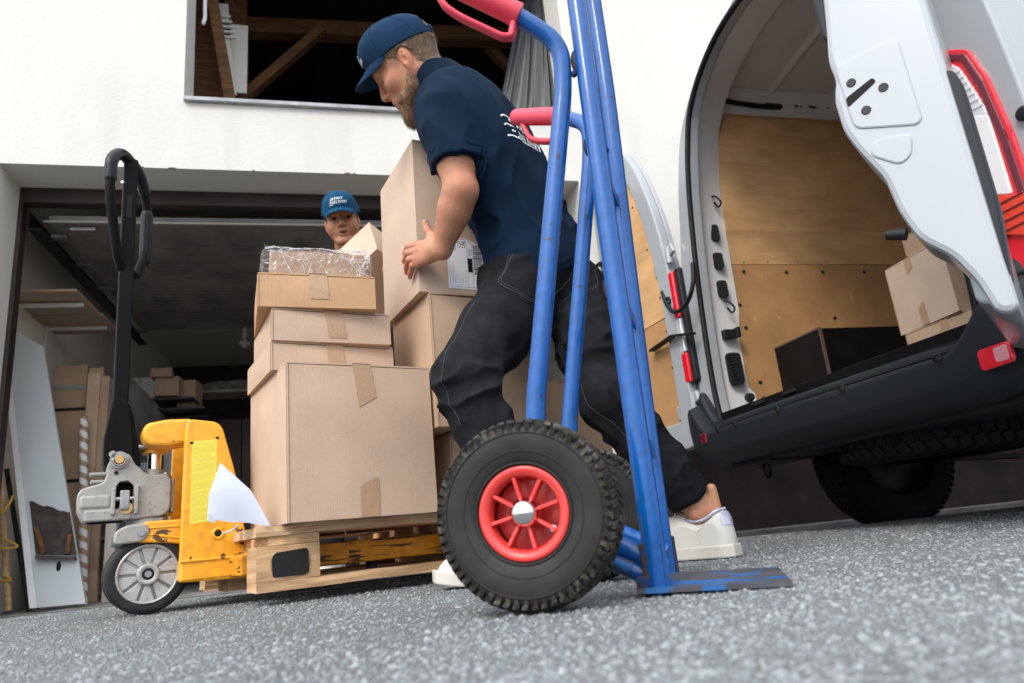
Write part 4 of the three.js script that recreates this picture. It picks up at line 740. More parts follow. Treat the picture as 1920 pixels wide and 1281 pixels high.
// ---------- cartons on the pallet ----------
const G1 = 'cartons stacked on the pallet';
carton('pallet_carton', 'big square brown carton at the front corner of the pallet', [-.107, DECK + .001, -1.700], PYAW, .374, .378, .395, M.card[0], { tw: .047, td: .085, cut: .026, tx: .50, skew: .012, bottomTape: .092, btx: .022, bow: .004 });
carton('pallet_carton', 'flat brown carton lying directly on the big square carton', [-.149, .5545, -1.780], 17 * PI / 180, .325, .0755, .30, M.card[0], { tw: .045, td: .06, cut: 0, tx: .50, seed: 3, gap: .002 });
carton('pallet_carton', 'shallow brown carton second from the top under the taped orange-brown one', [-.147, .6305, -1.775], 14 * PI / 180, .312, .0870, .30, M.card[0], { tw: .047, td: .075, cut: .0, tx: .50, seed: 5, skew: .012 });
carton('pallet_carton', 'orange-brown carton on top of the left stack under the wrapped parcel', [-.180, .7185, -1.768], 7.5 * PI / 180, .300, .0930, .285, M.card[2], { tw: .047, td: .07, cut: 0, tx: .50, seed: 9 });
carton('pallet_carton', 'small upright brown carton right of the big square one at the bottom', [.304, DECK + .001, -1.895], PYAW, .30, .212, .30, M.card[1], { tape: false });
carton('pallet_carton', 'tall brown carton under the one the worker is holding', [.262, .391, -1.800], 15 * PI / 180, .32, .372, .30, M.card[1], { tape: false, lift: .004, gap: .003 });
carton('pallet_carton', 'brown carton with paper tape seen between the worker\'s legs', [.36, DECK + .001, -2.08], 8 * PI / 180, .27, .44, .30, M.card[2], { tw: .04, td: .30, cut: .0, tx: .42 });
carton('pallet_carton', 'brown carton at the far right end of the pallet behind the worker', [.655, DECK + .001, -2.13], PYAW, .26, .40, .30, M.card[4], { tape: false });
// the tall carton in the worker's hands
{
  const t = carton('held_carton', 'tall brown carton held by the worker with a white shipping label', [.236, .767, -1.803], 13 * PI / 180, .36, .475, .325, M.card[3], { tape: false, bow: .002, tilt: [0, -.015] });
  const lab = canvasTex(512, 760, (g, w, h) => {
    g.fillStyle = '#e9ebf3'; g.fillRect(0, 0, w, h); g.strokeStyle = '#3b4254'; g.lineWidth = 4; g.strokeRect(22, 26, w - 44, h - 52);
    g.beginPath(); for (const x of [268, 336]) { g.moveTo(x, 26); g.lineTo(x, h - 26); } g.moveTo(486, 26); g.lineTo(486, h - 26); g.stroke();
    g.lineWidth = 7; g.strokeRect(150, 84, 98, 110); g.save(); g.translate(199, 139); g.rotate(-PI / 2); g.fillStyle = '#151823'; g.font = 'bold 96px sans-serif'; g.textAlign = 'center'; g.textBaseline = 'middle'; g.fillText('G', 0, 4); g.restore();
    g.fillStyle = '#10131c'; g.fillRect(272, 340, 60, 190);
    g.save(); g.translate(302, 300); g.rotate(-PI / 2); g.fillStyle = '#2c3344'; g.font = 'bold 30px sans-serif'; g.fillText('30 LBS', 0, 10); g.fillText('1/1', 170, 10); g.restore();
    const r = rng(13); g.fillStyle = '#2a3042'; for (let y = 150; y < 560;) { const b = 3 + r() * 14; g.fillRect(352, y, 118, b); y += b + 3 + r() * 9; }
    g.strokeStyle = '#5a6072'; g.lineWidth = 3; for (const [x, a, b] of [[52, 480, 690], [66, 420, 690], [82, 400, 690], [108, 560, 680], [150, 570, 680], [186, 560, 680], [200, 540, 680], [226, 520, 690], [242, 500, 690]]) { g.setLineDash([9, 3, 5, 4, 13, 5]); g.beginPath(); g.moveTo(x, a); g.lineTo(x, b); g.stroke(); }
    g.setLineDash([]); g.lineWidth = 6; g.beginPath(); for (const [x, a, b] of [[80, 190, 250], [98, 215, 262], [116, 170, 245]]) { g.moveTo(x, a); g.lineTo(x, b); g.moveTo(x - 8, a + 20); g.lineTo(x + 8, a + 20); } g.stroke();
  });
  part('shipping_label', sheet((s, q) => [mix(.088, .205, s), mix(.018, .190, q), .0012 + .002 * sin(PI * s) * sin(PI * q) * .9], 8, 8), std({ map: lab, roughness: .45 }), t);
  part('tape', sheet((s, q) => [mix(.165, .205, s), mix(.191, .472, q), .0016 + .002 * sin(PI * q)], 2, 8, false), M.tape, t);
  part('seam_gap', box(.0022, .47, .002, .212, .237, .0012, 0), M.hole, t);
}
// the carton the second worker is lowering, seen from below
{
  const t = carton('carried_carton', 'pale carton tipped on its corner in front of the second worker', [.10, .90, -2.25], .4, .24, .175, .22, M.card[3], { tape: false });
  const A = v3([.138, 1.204, -2.279]), e1 = v3([.093, -.825, .557]), e2 = v3([-.685, -.459, -.565]), X = e2.clone().negate().normalize(), Y = e1.clone().negate(); Y.addScaledVector(X, -Y.dot(X)).normalize();
  const Zx = new THREE.Vector3().crossVectors(X, Y); t.setRotationFromMatrix(new THREE.Matrix4().makeBasis(X, Y, Zx));
  t.position.copy(A.clone().addScaledVector(Y, -.175).addScaledVector(X, -.24));
}
// ---------- film-wrapped parcel ----------
{
  const y0 = .8125, t = thing('wrapped_parcel', 'flat brown parcel wrapped in crumpled clear film on the left stack', 'parcel', [-.155, y0, -1.80], { yaw: 6 * PI / 180 }), w = .252, h = .070, d = .26;
  part('carton', [box(w - .004, h, d - .004, w / 2, h / 2 + .002, -d / 2, .004)], M.card[4], t);
  for (const z of [-.02, -.05, -.09, -.14, -.2]) part('edge_ridge', box(w * .66, .008, .014, w * .5, h + .006, z, .002), M.card[1], t);
  const cr = (a, b, c) => { const q = fbm(a * 42, b * 42, c * 42, 3), e = abs(q - .5) * 2; return .006 * (1 - e) * (1 - e); };
  // film follows the parcel, puffing out at the corners
  const F = (s, q, k) => { // s round the front-to-back section, q across
    const L = h + d + h, u = s * L; let y, z; if (u < h) { y = u; z = .004; } else if (u < h + d) { y = h + .005; z = -(u - h); } else { y = h - (u - h - d); z = -d - .004; }
    const c = Math.exp(-((u - h) ** 2) / .0005) + Math.exp(-((u - h - d) ** 2) / .0005), x = mix(-.012, w + .012, q), edge = Math.pow(abs(q - .5) * 2, 5);
    const n = 1.3 * cr(x, u, k) + .004 * edge; return [x + (vn(u * 60, k) - .5) * .006 * edge, y + n * (u > h * .8 ? 1 : .2) + .018 * Math.pow(sin(PI * q), .6) * sstep(0, .05, u - h) * sstep(0, .05, h + d - u) + .005 * c * edge, z + (u < h ? n * 1.1 + .003 : 0) - (u > h + d ? n : 0)];
  };
  part('clear_film', sheet((s, q) => F(q, s, 3), 150, 110, false), M.film, t);
  const side = sg => sheet((s, q) => { const z = mix(.004, -d - .004, s), x = sg > 0 ? w + .006 : -.006; return [x + sg * (.002 + 1.6 * cr(z, q, 7 + sg) + .006 * sin(PI * s) * q), q * (h + .007) + .004 * q * sin(PI * s), z]; }, 70, 20, false);
  part('clear_film', [side(1), side(-1)], M.film, t);
  // gathered, milky folds where the film is bunched
  const r = rng(77), folds = [];
  const fold = (pts, r0) => folds.push(tube(pts, r0, 20, 6, false));
  for (let i = 0; i < 30; i++) {
    const left = i % 2, x0 = left ? -.010 + r() * .05 : w + .010 - r() * .05, z0 = .006 - r() * .04, y = h + .006 + r() * .010, L = .03 + .05 * r(), a = (r() - .5) * 2.2;
    const p = k => [x0 + (left ? 1 : -1) * k * L * cos(a) + .004 * (r() - .5), y - k * .01 * r() + .005 * (r() - .5), z0 - abs(k * L * sin(a)) * .8 + .004 * (r() - .5)]; fold([p(0), p(.35), p(.7), p(1)], .0005 + .0007 * r());
  }
  for (let i = 0; i < 8; i++) { const x0 = r() * w, L = .05 + .06 * r(), y = h - r() * .012; const p = k => [clamp(x0 + k * L, -.01, w + .01), y - .016 * sin(PI * k) + .004 * (r() - .5), .0085 + .003 * r()]; fold([p(0), p(.25), p(.5), p(.75), p(1)], .0004 + .0005 * r()); }
  for (let i = 0; i < 8; i++) { const x0 = .02 + r() * (w - .04), y1 = h * (.5 + .4 * r()), p = k => [x0 + .03 * k * (r() + .2), mix(y1, .004, k), .0075 + .002 * r()]; fold([p(0), p(.5), p(1)], .0005 + .0005 * r()); }
  part('film_folds', folds, M.filmMilky, t).userData.kind = 'stuff';
  const lip = (s0, s1, f) => sheet((s, q) => { const x = mix(s0, s1, s), b = .010 + .012 * fbm(s * 9, f, 3) ; return [x, h + .006 + .010 * sin(PI * s) * (f > 1 ? 1.4 : .5) + q * b * .5 + .003 * vn(s * 40, q * 6), (f > 1 ? -.10 - .05 * sin(PI * s) : -.0) - q * b + .003 * vn(s * 30, q * 5, 3)]; }, 60, 8, false);
  part('milky_film', [lip(-.01, w + .01, 2), lip(-.010, .075, 1), lip(w - .085, w + .012, 1), lip(.05, w - .07, 1)], M.filmMilky, t);
}
// ---------- pallet jack ----------
{
  // local x along the forks (towards the load), z towards the camera, origin under the steering wheels
  const o = pal(-.19, 0, .40), t = thing('pallet_jack', 'yellow hand pallet jack with black tiller parked under the pallet', 'pallet jack', o, { yaw: PYAW }), OX = .19;
  const X = u => u + OX, Zv = v => .40 - v;
  // twin steering wheels
  const wheel = (z) => {
    const g = new THREE.Group(); g.name = 'steering_wheel'; t.add(g); g.position.set(0, .0955, z); OFF.set(g, [0, 0, 0]); const R = .0945;
    part('tyre', lathe([[.0705, -.022], [.080, -.024], [.089, -.0225], [R - .001, -.018], [R, -.010], [R, .010], [R - .001, .018], [.089, .0225], [.080, .024], [.0705, .022]], 64).rotateX(PI / 2), M.rubber, g);
    const rim = [lathe([[.064, .014], [.066, .021], [.0715, .0235], [.0715, -.0235], [.066, -.021], [.064, -.014], [.064, .014]], 64).rotateX(PI / 2), lathe([[.013, .020], [.015, .024], [.023, .025], [.026, .022], [.027, .008], [.027, -.02]], 40).rotateX(PI / 2)];
    rim.push(lathe([[.02, .006], [.066, .006], [.066, -.006], [.02, -.006]], 50).rotateX(PI / 2));
    // ten sector pads with gaps between
    for (let k = 0; k < 10; k++) { const a = (k + .5) / 10 * 2 * PI, s = shape([0, 1, 2, 3, 4, 5].map(i => { const b = a - .235 + i / 5 * .47; return [.0635 * cos(b), .0635 * sin(b)]; }).concat([5, 4, 3, 2, 1, 0].map(i => { const b = a - .14 + i / 5 * .28; return [.0275 * cos(b), .0275 * sin(b)]; }))); rim.push(extr(s, .012, .0015).translate(0, 0, .004)); }
    part('rim', rim, M.wheelAlu, g);
    part('bearing', [lathe([[.008, .0225], [.0125, .0225], [.0145, .021], [.0145, .015]], 30).rotateX(PI / 2)], M.blackPlastic, g);
    part('axle_cap', [rod([0, 0, .01], [0, 0, .0275], .0085, .0078, 24)], M.zinc, g);
  };
  wheel(.062); wheel(-.062);
  part('axle', [rod([0, .0955, -.085], [0, .0955, .085], .008), rod([0, .11, 0], [0, .21, 0], .03), box(.05, .03, .06, 0, .1, 0, .006)], M.darkSteel, t);
  // cast pump housing
  {
    const s = roundShape([[-.142, .236, .006], [-.1555, .262, .006], [-.158, .300, .010], [-.150, .312, .012], [-.103, .325, .012], [-.095, .350], [-.098, .372, .02], [-.073, .402, .022], [-.052, .396, .022], [-.042, .372, .012], [-.006, .338, .02], [.034, .342, .01], [.045, .330, .01], [.045, .255, .012], [.030, .240, .01], [-.05, .236, .006]], .01);
    const win = shape([[-.078, .248], [-.078, .318], [-.070, .330], [-.052, .332], [-.038, .318], [-.036, .248]]); s.holes.push(new THREE.Path(win.getPoints()));
    part('pump_housing', [extr(s, .10, .004).translate(0, 0, -.05), rod([.012, .24, 0], [.012, .343, 0], .046, .044, 32), rod([.012, .338, 0], [.012, .362, 0], .027, .026, 32), box(.012, .085, .06, .047, .29, 0, .005), box(.010, .09, .03, .055, .29, .02, .004), boxMM(-.145, .232, -.045, -.04, .262, .053, .006), boxMM(-.158, .262, -.047, -.085, .30, .0535, .01)], M.cast, t);
    part('housing_lug', [box(.04, .009, .03, -.118, .352, .02, .004), box(.04, .009, .03, -.115, .333, .02, .004)], M.cast, t);
    part('window_frame', boxMM(-.088, .246, .046, -.078, .312, .062, .003), M.cast, t); part('window_frame', boxMM(-.036, .246, .046, -.026, .318, .062, .003), M.cast, t);
    part('pump_window', boxMM(-.0775, .248, .0, -.0365, .331, .012, 0), M.hole, t);
    const pin = part('tiller_pin', [rod([-.074, .384, -.06], [-.074, .384, .058], .0215, .0215, 30), rod([-.09, .399, .05], [-.09, .399, .058], .0085)], M.cast, t);
    part('pin_head', [rod([-.074, .384, .058], [-.074, .384, .064], .0115, .010, 24)], M.brass, pin);
    part('clip', new THREE.TorusGeometry(.0145, .0025, 8, 24, PI * 1.15).rotateZ(PI * .93).translate(-.074, .384, .060), M.zinc, pin);
    part('lever_link', [box(.022, .05, .014, -.0575, .281, .055, .003), rod([-.078, .285, .053], [-.036, .285, .053], .0055)], M.zinc, t);
    part('nut', [rod([-.060, .268, .06], [-.060, .268, .068], .0095, .0095, 6), rod([-.060, .268, .066], [-.060, .268, .071], .0055)], M.zinc, t);
    part('cam_roller', rod([-.054, .262, .04], [-.054, .262, .056], .0155), M.brass, t);
    part('set_screw', rod([-.079, .352, .05], [-.079, .352, .0515], .005), M.hole, t);
    part('top_bolt', rod([.038, .34, .03], [.038, .351, .03], .007), M.zinc, t);
    part('piston', rod([.012, .355, 0], [.012, .45, 0], .0165, .0165, 30), M.chrome, t);
    part('turntable', [rod([0, .215, 0], [0, .236, 0], .05, .046, 30), box(.03, .02, .09, .02, .225, 0, .004)], M.cast, t);
  }
  // black tiller
  {
    part('tiller', [basis(extr(roundShape([[-.106, .365, .02], [-.044, .362, .012], [-.048, .44], [-.060, .535, .01], [-.092, .548, .01], [-.108, .44]], .012), .094, .003).translate(0, 0, -.047), [0, 0, 0], [1, 0, 0], [0, 1, 0], [0, 0, 1]), bar([-.076, .54, 0], [-.082, 1.27, 0], .05, .036, [0, 0, 1], .004)], M.blackPaint, t);
    part('lower_plate', [basis(extr(roundShape([[-.040, .372, .01], [-.024, .372], [-.046, .50], [-.056, .53], [-.060, .53]], .004), .07, .002).translate(0, 0, -.035), [0, 0, 0], [1, 0, 0], [0, 1, 0], [0, 0, 1])], M.blackPaint, t);
    const ca = cos(.55), sa = sin(.55), L = (a, y) => [-.082 - a * sa, y, a * ca];       // the bow is turned with the tiller
    part('tiller_bow', pipe([L(.02, .925), L(.045, .96), L(.100, 1.12), L(.100, 1.225), L(.055, 1.272), L(-.055, 1.262), L(-.105, 1.18), L(-.105, 1.02), L(-.06, .93), L(-.018, .93)], .0125, .045, 14), M.blackPaint, t);
    part('grip', [pipe([L(.100, 1.165), L(.100, 1.228), L(.052, 1.274), L(-.05, 1.265), L(-.085, 1.215)], .0165, .05, 14), pipe([L(-.1045, 1.15), L(-.105, 1.0)], .0165, .02, 14)], M.blackGrip, t);
    part('release_lever', [bar(L(.02, 1.20), L(.012, 1.13), .012, .012, [0, 0, 1]), rod(L(.04, 1.185), L(-.03, 1.187), .0045)], M.zinc, t);
    part('tiller_slot', boxMM(-.088, 1.08, .0255, -.074, 1.15, .0265, 0), M.hole, t);
  }
  // yellow frame: side cheeks, head box, top arm, lower link arms, forks
  {
    const cheek = [[.068, .072, .004], [.236, .066, .004], [.236, .112, .004], [.222, .122, .01], [.192, .318, .04], [.152, .462, .022], [.080, .470, .018], [.074, .45]];
    const cs = z => extr(roundShape(cheek, .006), .022, .005).translate(0, 0, z);
    part('frame', [cs(.118), cs(-.14), boxMM(.095, .10, -.12, .16, .45, .12, .01), boxMM(.066, .068, -.139, .24, .118, .142, .006)], M.yellow, t);
    part('frame_flange', [boxMM(.064, .113, .1, .242, .120, .146, .003)], M.yellow, t);
    part('top_arm', [basis(extr(roundShape([[-.015, .452, .02], [-.020, .492, .016], [.03, .503, .01], [.085, .505, .006], [.085, .458, .006], [.03, .448, .01]], .01), .10, .008).translate(0, 0, -.05), [0, -.03, .055], [1, 0, 0], [0, 1, 0], [0, 0, 1]), rod([.012, .405, 0], [.012, .425, 0], .032, .035, 30)], M.yellow, t);
    part('arm_screw', rod([-.03, .42, .03], [-.012, .42, .03], .006), M.zinc, t);
    part('link_arm', [extr(roundShape([[-.03, .178], [-.034, .205, .02], [-.01, .218, .02], [.11, .218], [.11, .158], [.04, .172]], .012), .022, .005).translate(0, 0, .07), extr(roundShape([[-.03, .178], [-.034, .205, .02], [-.01, .218, .02], [.11, .218], [.11, .158], [.04, .172]], .012), .022, .005).translate(0, 0, -.09)], M.yellow, t);
    part('link_rib', [pipe([[.10, .206, .0915], [.0, .206, .0915], [-.012, .198, .0915], [-.004, .19, .0915], [.10, .170, .0915]], .003, .01, 8)], M.yellow, t);
    part('knuckle', [extr(roundShape([[-.075, .176, .006], [-.074, .20, .015], [-.05, .212, .01], [-.012, .214, .016], [-.004, .196, .016], [-.018, .178, .01]], .008), .03, .005).translate(0, 0, .068), extr(roundShape([[-.075, .176], [-.074, .20], [-.05, .212], [-.012, .214], [-.004, .196], [-.018, .178]], .008), .03, .005).translate(0, 0, -.098)], M.cast, t);
    part('knuckle_pin', rod([-.020, .196, .09], [-.020, .196, .1015], .0095, .0085, 24), M.zinc, t);
    for (const v of [.13, .51]) part('fork', [boxMM(.20, .071, Zv(v + .16), 1.30, .128, Zv(v), .006), boxMM(.18, .068, Zv(v + .16), .26, .118, Zv(v), .006)], M.yellowFork, t);
    for (const v of [.15, .53]) part('fork_roller', rod([1.18, .042, Zv(v + .09)], [1.18, .042, Zv(v + .02)], .041), M.rubber, t);
    part('fork_bracket', boxMM(.53, .03, Zv(.23), .55, .07, Zv(.19), .003), M.darkSteel, t);
    part('pin_hole', [new THREE.TorusGeometry(.012, .004, 10, 24).translate(.152, .178, .140)], M.yellow, t);
    part('pin_bore', new THREE.CircleGeometry(.0105, 24).translate(.152, .178, .1412), M.hole, t);
    // faded yellow instruction sticker, printed in fine grey lines
    const lab = canvasTex(256, 640, (g, w, h) => { g.fillStyle = '#e4d755'; g.fillRect(0, 0, w, h); const r = rng(4); g.strokeStyle = 'rgba(120,110,30,.55)'; g.lineWidth = 2.2; for (let y = 24; y < h - 20; y += 9) { if ([5, 13, 20, 28, 36, 44, 58].includes(Math.round(y / 9))) { continue; } g.setLineDash([4 + r() * 8, 2, 6 + r() * 9, 3]); g.beginPath(); g.moveTo(12, y); g.lineTo(w - 14 - (r() < .2 ? 60 * r() : 0), y - 7); g.stroke(); } g.fillStyle = 'rgba(250,240,140,.6)'; for (let i = 0; i < 14; i++) g.fillRect(r() * w, r() * h, 10 + r() * 40, 3); });
    const edge = s => .002 * vn(s * 30, 4);
    part('sticker', sheet((s, q) => { const y = mix(.205, .415, q), xl = .084 + edge(q), xr = mix(.150, .146, q) - edge(q + 3); return [mix(xl, xr, s), y + .006 * s, .1404 + .0006 * vn(s * 5, q * 12)]; }, 6, 30), std({ map: lab, roughness: .6 }), t);
    for (const [x, y] of [[.0845, .412], [.1465, .424]]) part('chip', box(.008, .006, .0008, x, y, .1405, 0), M.hole, t);
  }
}
// ---------- torn sheet of paper caught between frame and load ----------
{
  const o = pal(0, .2, .1), t = thing('paper_sheet', 'torn white sheet of paper hanging off the jack frame by the load', 'paper', o, { world: true });
  const P = [[-0.265, 0.333, -1.787], [-0.193, 0.26, -1.757], [-0.149, 0.176, -1.737], [-0.228, 0.178, -1.757], [-0.292, 0.204, -1.788], [-0.289, 0.264, -1.792]];
  const g = sheet((s, q) => { // fan between the upper left edge and the right/bottom edge
    const L = [0, 1, 2].map(i => { const a = mix(P[0][i], P[5][i], clamp(q * 2)), b = mix(P[5][i], P[4][i], clamp(q * 2 - 1)); return q < .5 ? a : b; });
    const R = [0, 1, 2].map(i => q < .55 ? mix(P[0][i], P[1][i], q / .55) : mix(P[1][i], P[2][i], (q - .55) / .45));
    const bl = .014 * sin(PI * s) * sin(PI * q) - .006 * s * s * q; const jag = q > .97 ? .004 * (vn(s * 12, 2) - .5) : 0; return [mix(L[0], R[0], s), mix(L[1], R[1], s) + jag, mix(L[2], R[2], s) + bl];
  }, 30, 30, false);
  M.paper.side = THREE.DoubleSide; part('sheet', g, M.paper, t);
  part('tab', tube([[-0.22, 0.183, -1.754], [-0.233, 0.174, -1.76], [-0.252, 0.169, -1.766]], .0022, 10, 6), M.paper, t);
  part('torn_tip', slab((s, q) => { const a = [-0.287, 0.218, -1.783], b = [-0.271, 0.195, -1.78], c = [-0.29, 0.199, -1.789]; return [0, 1, 2].map(i => mix(mix(a[i], b[i], s), c[i], q * .9)); }, 3, 3, [0, 0, -.0006]), M.paper, t);
}
// ---------- blue two-wheeled hand truck ----------
{
  // local x: from the wheels towards the toe plate; local z: along the axle towards the camera
  const o = [.420, 0, -.969], t = thing('hand_truck', 'blue steel hand truck with red grips and red-rimmed pneumatic wheels', 'hand truck', o, { yaw: -30 * PI / 180 }), S = .274, r0 = .0166, rU = .0178; t.scale.setScalar(.93);
  const nrm0 = q => { const l = hyp(...q); return q.map(v => v / l); };
  // main uprights running into a bow at the top
  part('upright', [pipe([[.018, .012, 0], [.018, .25, 0], [.019, .70, 0], [.022, 1.04, 0], [.024, 1.34, 0], [.014, 1.45, -.02], [.014, 1.46, -S + .02], [.036, 1.34, -S], [.034, 1.04, -S], [.024, .7, -S], [.012, .25, -S], [.008, .012, -S]], rU, .09, 20)], M.blue, t);
  for (const z of [0, -S]) {
    const sp = z === 0 ? .1 : -.1;      // the grips splay outwards
    // handle tube: from the axle up, welded to the upright, bent back into the grip
    part('handle_tube', pipe([[-.142, .134, z], [-.150, .28, z], [-.024, .90, z], [-.018, .985, z + sp * .08], [-.085, 1.045, z + sp * .4], [-.19, 1.105, z + sp * .95]], r0, .075, 20), M.blue, t);
    const a = [-.088, 1.047, z + sp * .42], b = z === 0 ? [-.235, 1.130, z + sp * 1.22] : [-.20, 1.110, z + sp], d = nrm0([b[0] - a[0], b[1] - a[1], b[2] - a[2]]), L = hyp(b[0] - a[0], b[1] - a[1], b[2] - a[2]), at = (k, off = 0) => [a[0] + d[0] * k, a[1] + d[1] * k - off, a[2] + d[2] * k];
    const g = part('grip', [rod(at(0), at(L), .0215, .0205, 30), new THREE.SphereGeometry(.0205, 24, 14).scale(1, 1, 1).translate(...at(L)), rod(at(-.004), at(.012), .0235, .0228, 30)], M.redGrip, t);
    // hand guard loop below the grip
    const w = (k, off) => at(k - off * .35, off);
    const lp = [w(.012, .015), w(.038, .058), w(.06, .068), w(L - .04, .068), w(L - .012, .06), w(L - .008, .012)];
    part('hand_guard', [pipe(lp.map(p => [p[0], p[1], p[2] + .003]), .0062, .022, 10), pipe(lp.map(p => [p[0], p[1], p[2] - .005]), .0062, .022, 10)], M.redGrip, g);
    part('weld', [new THREE.SphereGeometry(.011, 12, 8).scale(.8, 2.2, .8).translate(.004, .945, z), new THREE.SphereGeometry(.006, 12, 8).scale(1, 1.2, 1).translate(-.002, .92, z)], M.rustBlue, t);
  }
  // cross members
  for (const [y, x] of [[.50, .019], [.775, .020], [.24, .018]]) part('cross_bar', [bar([x, y, -.012], [x, y, -S + .012], .03, .006, [0, 1, 0], .002)], M.blue, t);
  for (const y of [.50, .775]) for (const z of [-.018, -S + .018]) part('weld', new THREE.SphereGeometry(.012, 10, 8).scale(.9, 1.9, .6).translate(.005, y, z), M.rustBlue, t);
  if (0) part('gusset', [extr(roundShape([[-.02, 1.14], [.03, 1.14], [.02, 1.30], [.012, 1.34]], .004), .003, .001).translate(0, 0, -S + .0)], M.blue, t);
  part('rivet', new THREE.SphereGeometry(.007, 12, 8).translate(.013, .90, -S + .012), M.rustBlue, t);
  // struts down to the axle, and the axle
  for (const z of [-.012, -S + .012]) part('strut', [rod([.015, .050, z], [-.142, .134, z], r0 * .95), rod([.012, .024, z], [-.130, .092, z], r0 * .85)], M.blue, t);
  part('strut_wear', [rod([-.02, .040, -.0045], [-.075, .066, -.0045], .0125, .0125)], M.blueWorn, t);
  part('foot_bracket', [box(.034, .075, .012, .014, .04, .008, .003), box(.034, .075, .012, .014, .04, -S - .008, .003), box(.012, .05, .04, .006, .03, -.01, .003)], M.rustBlue, t);
  part('axle', rod([-.142, .134, .14], [-.142, .134, -S - .14], .0095), M.darkSteel, t);
  part('axle_tube', rod([-.142, .134, .05], [-.142, .134, -S - .05], .015), M.blue, t);
  // toe plate
  const g = slab((s, q) => [mix(-.012, .205, s), .0135 - .005 * s, mix(.03, -S + .0, q) * (1 - .06 * s)], 10, 10, [0, -.007, 0]);
  part('toe_plate', g, M.blueWorn, t);
  part('toe_rim', [boxMM(-.014, .004, -S - .02, .004, .03, .02, .003)], M.rustBlue, t);
  // pneumatic wheels
  const wheel = (z) => {
    const w = new THREE.Group(); w.name = 'wheel'; t.add(w); w.position.set(-.142, .1365, z); w.scale.setScalar(1.055); OFF.set(w, [0, 0, 0]);
    part('tyre', lathe([[.062, .028], [.066, .0335], [.074, .037], [.090, .040], [.104, .0405], [.113, .0385], [.1175, .035], [.121, .027], [.1235, .015], [.1243, 0], [.1235, -.015], [.121, -.027], [.1175, -.035], [.113, -.0385], [.104, -.0405], [.09, -.04], [.074, -.037], [.066, -.0335], [.062, -.028]], 90).rotateX(PI / 2), M.rubber, w);
    part('sidewall_ring', [new THREE.TorusGeometry(.108, .0012, 8, 90).translate(0, 0, .0402), new THREE.TorusGeometry(.083, .0009, 8, 80).translate(0, 0, .0388), new THREE.TorusGeometry(.0665, .0018, 8, 80).translate(0, 0, .0345)], M.rubber, w);
    const lugs = [], N = 58;
    for (let k = 0; k < N; k++) for (const [zz, off, tw, len, wid] of [[.030, 0, .3, .0088, .017], [-.030, .5, -.3, .0088, .017], [.0105, .5, -.45, .0085, .013], [-.0105, 0, .45, .0085, .013]]) {
      const a = (k + off) / N * 2 * PI, rr = abs(zz) > .02 ? .1215 : .1248; const b = new THREE.BoxGeometry(.0058, len, wid, 1, 1, 1); lugs.push(b.rotateX(tw).rotateY(-Math.sign(zz) * (abs(zz) > .02 ? .42 : .08)).translate(rr + .001, 0, zz).rotateZ(a));
      if (abs(zz) > .02) lugs.push(new THREE.BoxGeometry(.010, .0062, .003).translate(.1145, 0, Math.sign(zz) * .0385).rotateZ(a));
    }
    part('tread', lugs, M.tread, w).userData.kind = 'stuff';
    const rim = [lathe([[.0475, .016], [.0490, .026], [.0515, .0315], [.0575, .034], [.0625, .0335], [.0635, .030], [.062, .022], [.0535, .012], [.052, 0], [.0535, -.012], [.062, -.022], [.0635, -.03], [.0575, -.034], [.049, -.026]], 72).rotateX(PI / 2), lathe([[.006, -.02], [.02, -.02], [.05, -.014], [.05, -.011], [.02, -.013], [.006, -.013]], 40).rotateX(PI / 2), rod([0, 0, -.03], [0, 0, .026], .019, .017, 30)];
    for (let k = 0; k < 8; k++) { const a = (k + .28) / 8 * 2 * PI; rim.push(bar([cos(a) * .014, sin(a) * .014, .017], [cos(a) * .050, sin(a) * .050, .020], .020, .0052, [0, 0, 1], .0015)); }
    part('rim', rim, M.redRim, w);
    part('hub_cap', [lathe([[.0, .0445], [.006, .0438], [.012, .0415], [.0165, .037], [.0195, .031], [.0205, .026], [.0205, .022]], 40).rotateX(PI / 2)], M.chrome, w);
    part('valve', [rod([.03, -.026, -.006], [.036, -.024, .022], .0035), rod([.036, -.024, .018], [.0375, -.0235, .026], .0046)], M.zinc, w);
    return w;
  };
  wheel(.112); wheel(-S - .10);
}
// ---------- people ----------
const add3 = (a, b, k = 1) => [a[0] + b[0] * k, a[1] + b[1] * k, a[2] + b[2] * k], lerp3 = (a, b, t) => [mix(a[0], b[0], t), mix(a[1], b[1], t), mix(a[2], b[2], t)];
const nrm = a => { const l = hyp(...a); return [a[0] / l, a[1] / l, a[2] / l]; }, crs = (a, b) => [a[1] * b[2] - a[2] * b[1], a[2] * b[0] - a[0] * b[2], a[0] * b[1] - a[1] * b[0]], dt = (a, b) => a[0] * b[0] + a[1] * b[1] + a[2] * b[2], sub3 = (a, b) => [a[0] - b[0], a[1] - b[1], a[2] - b[2]];
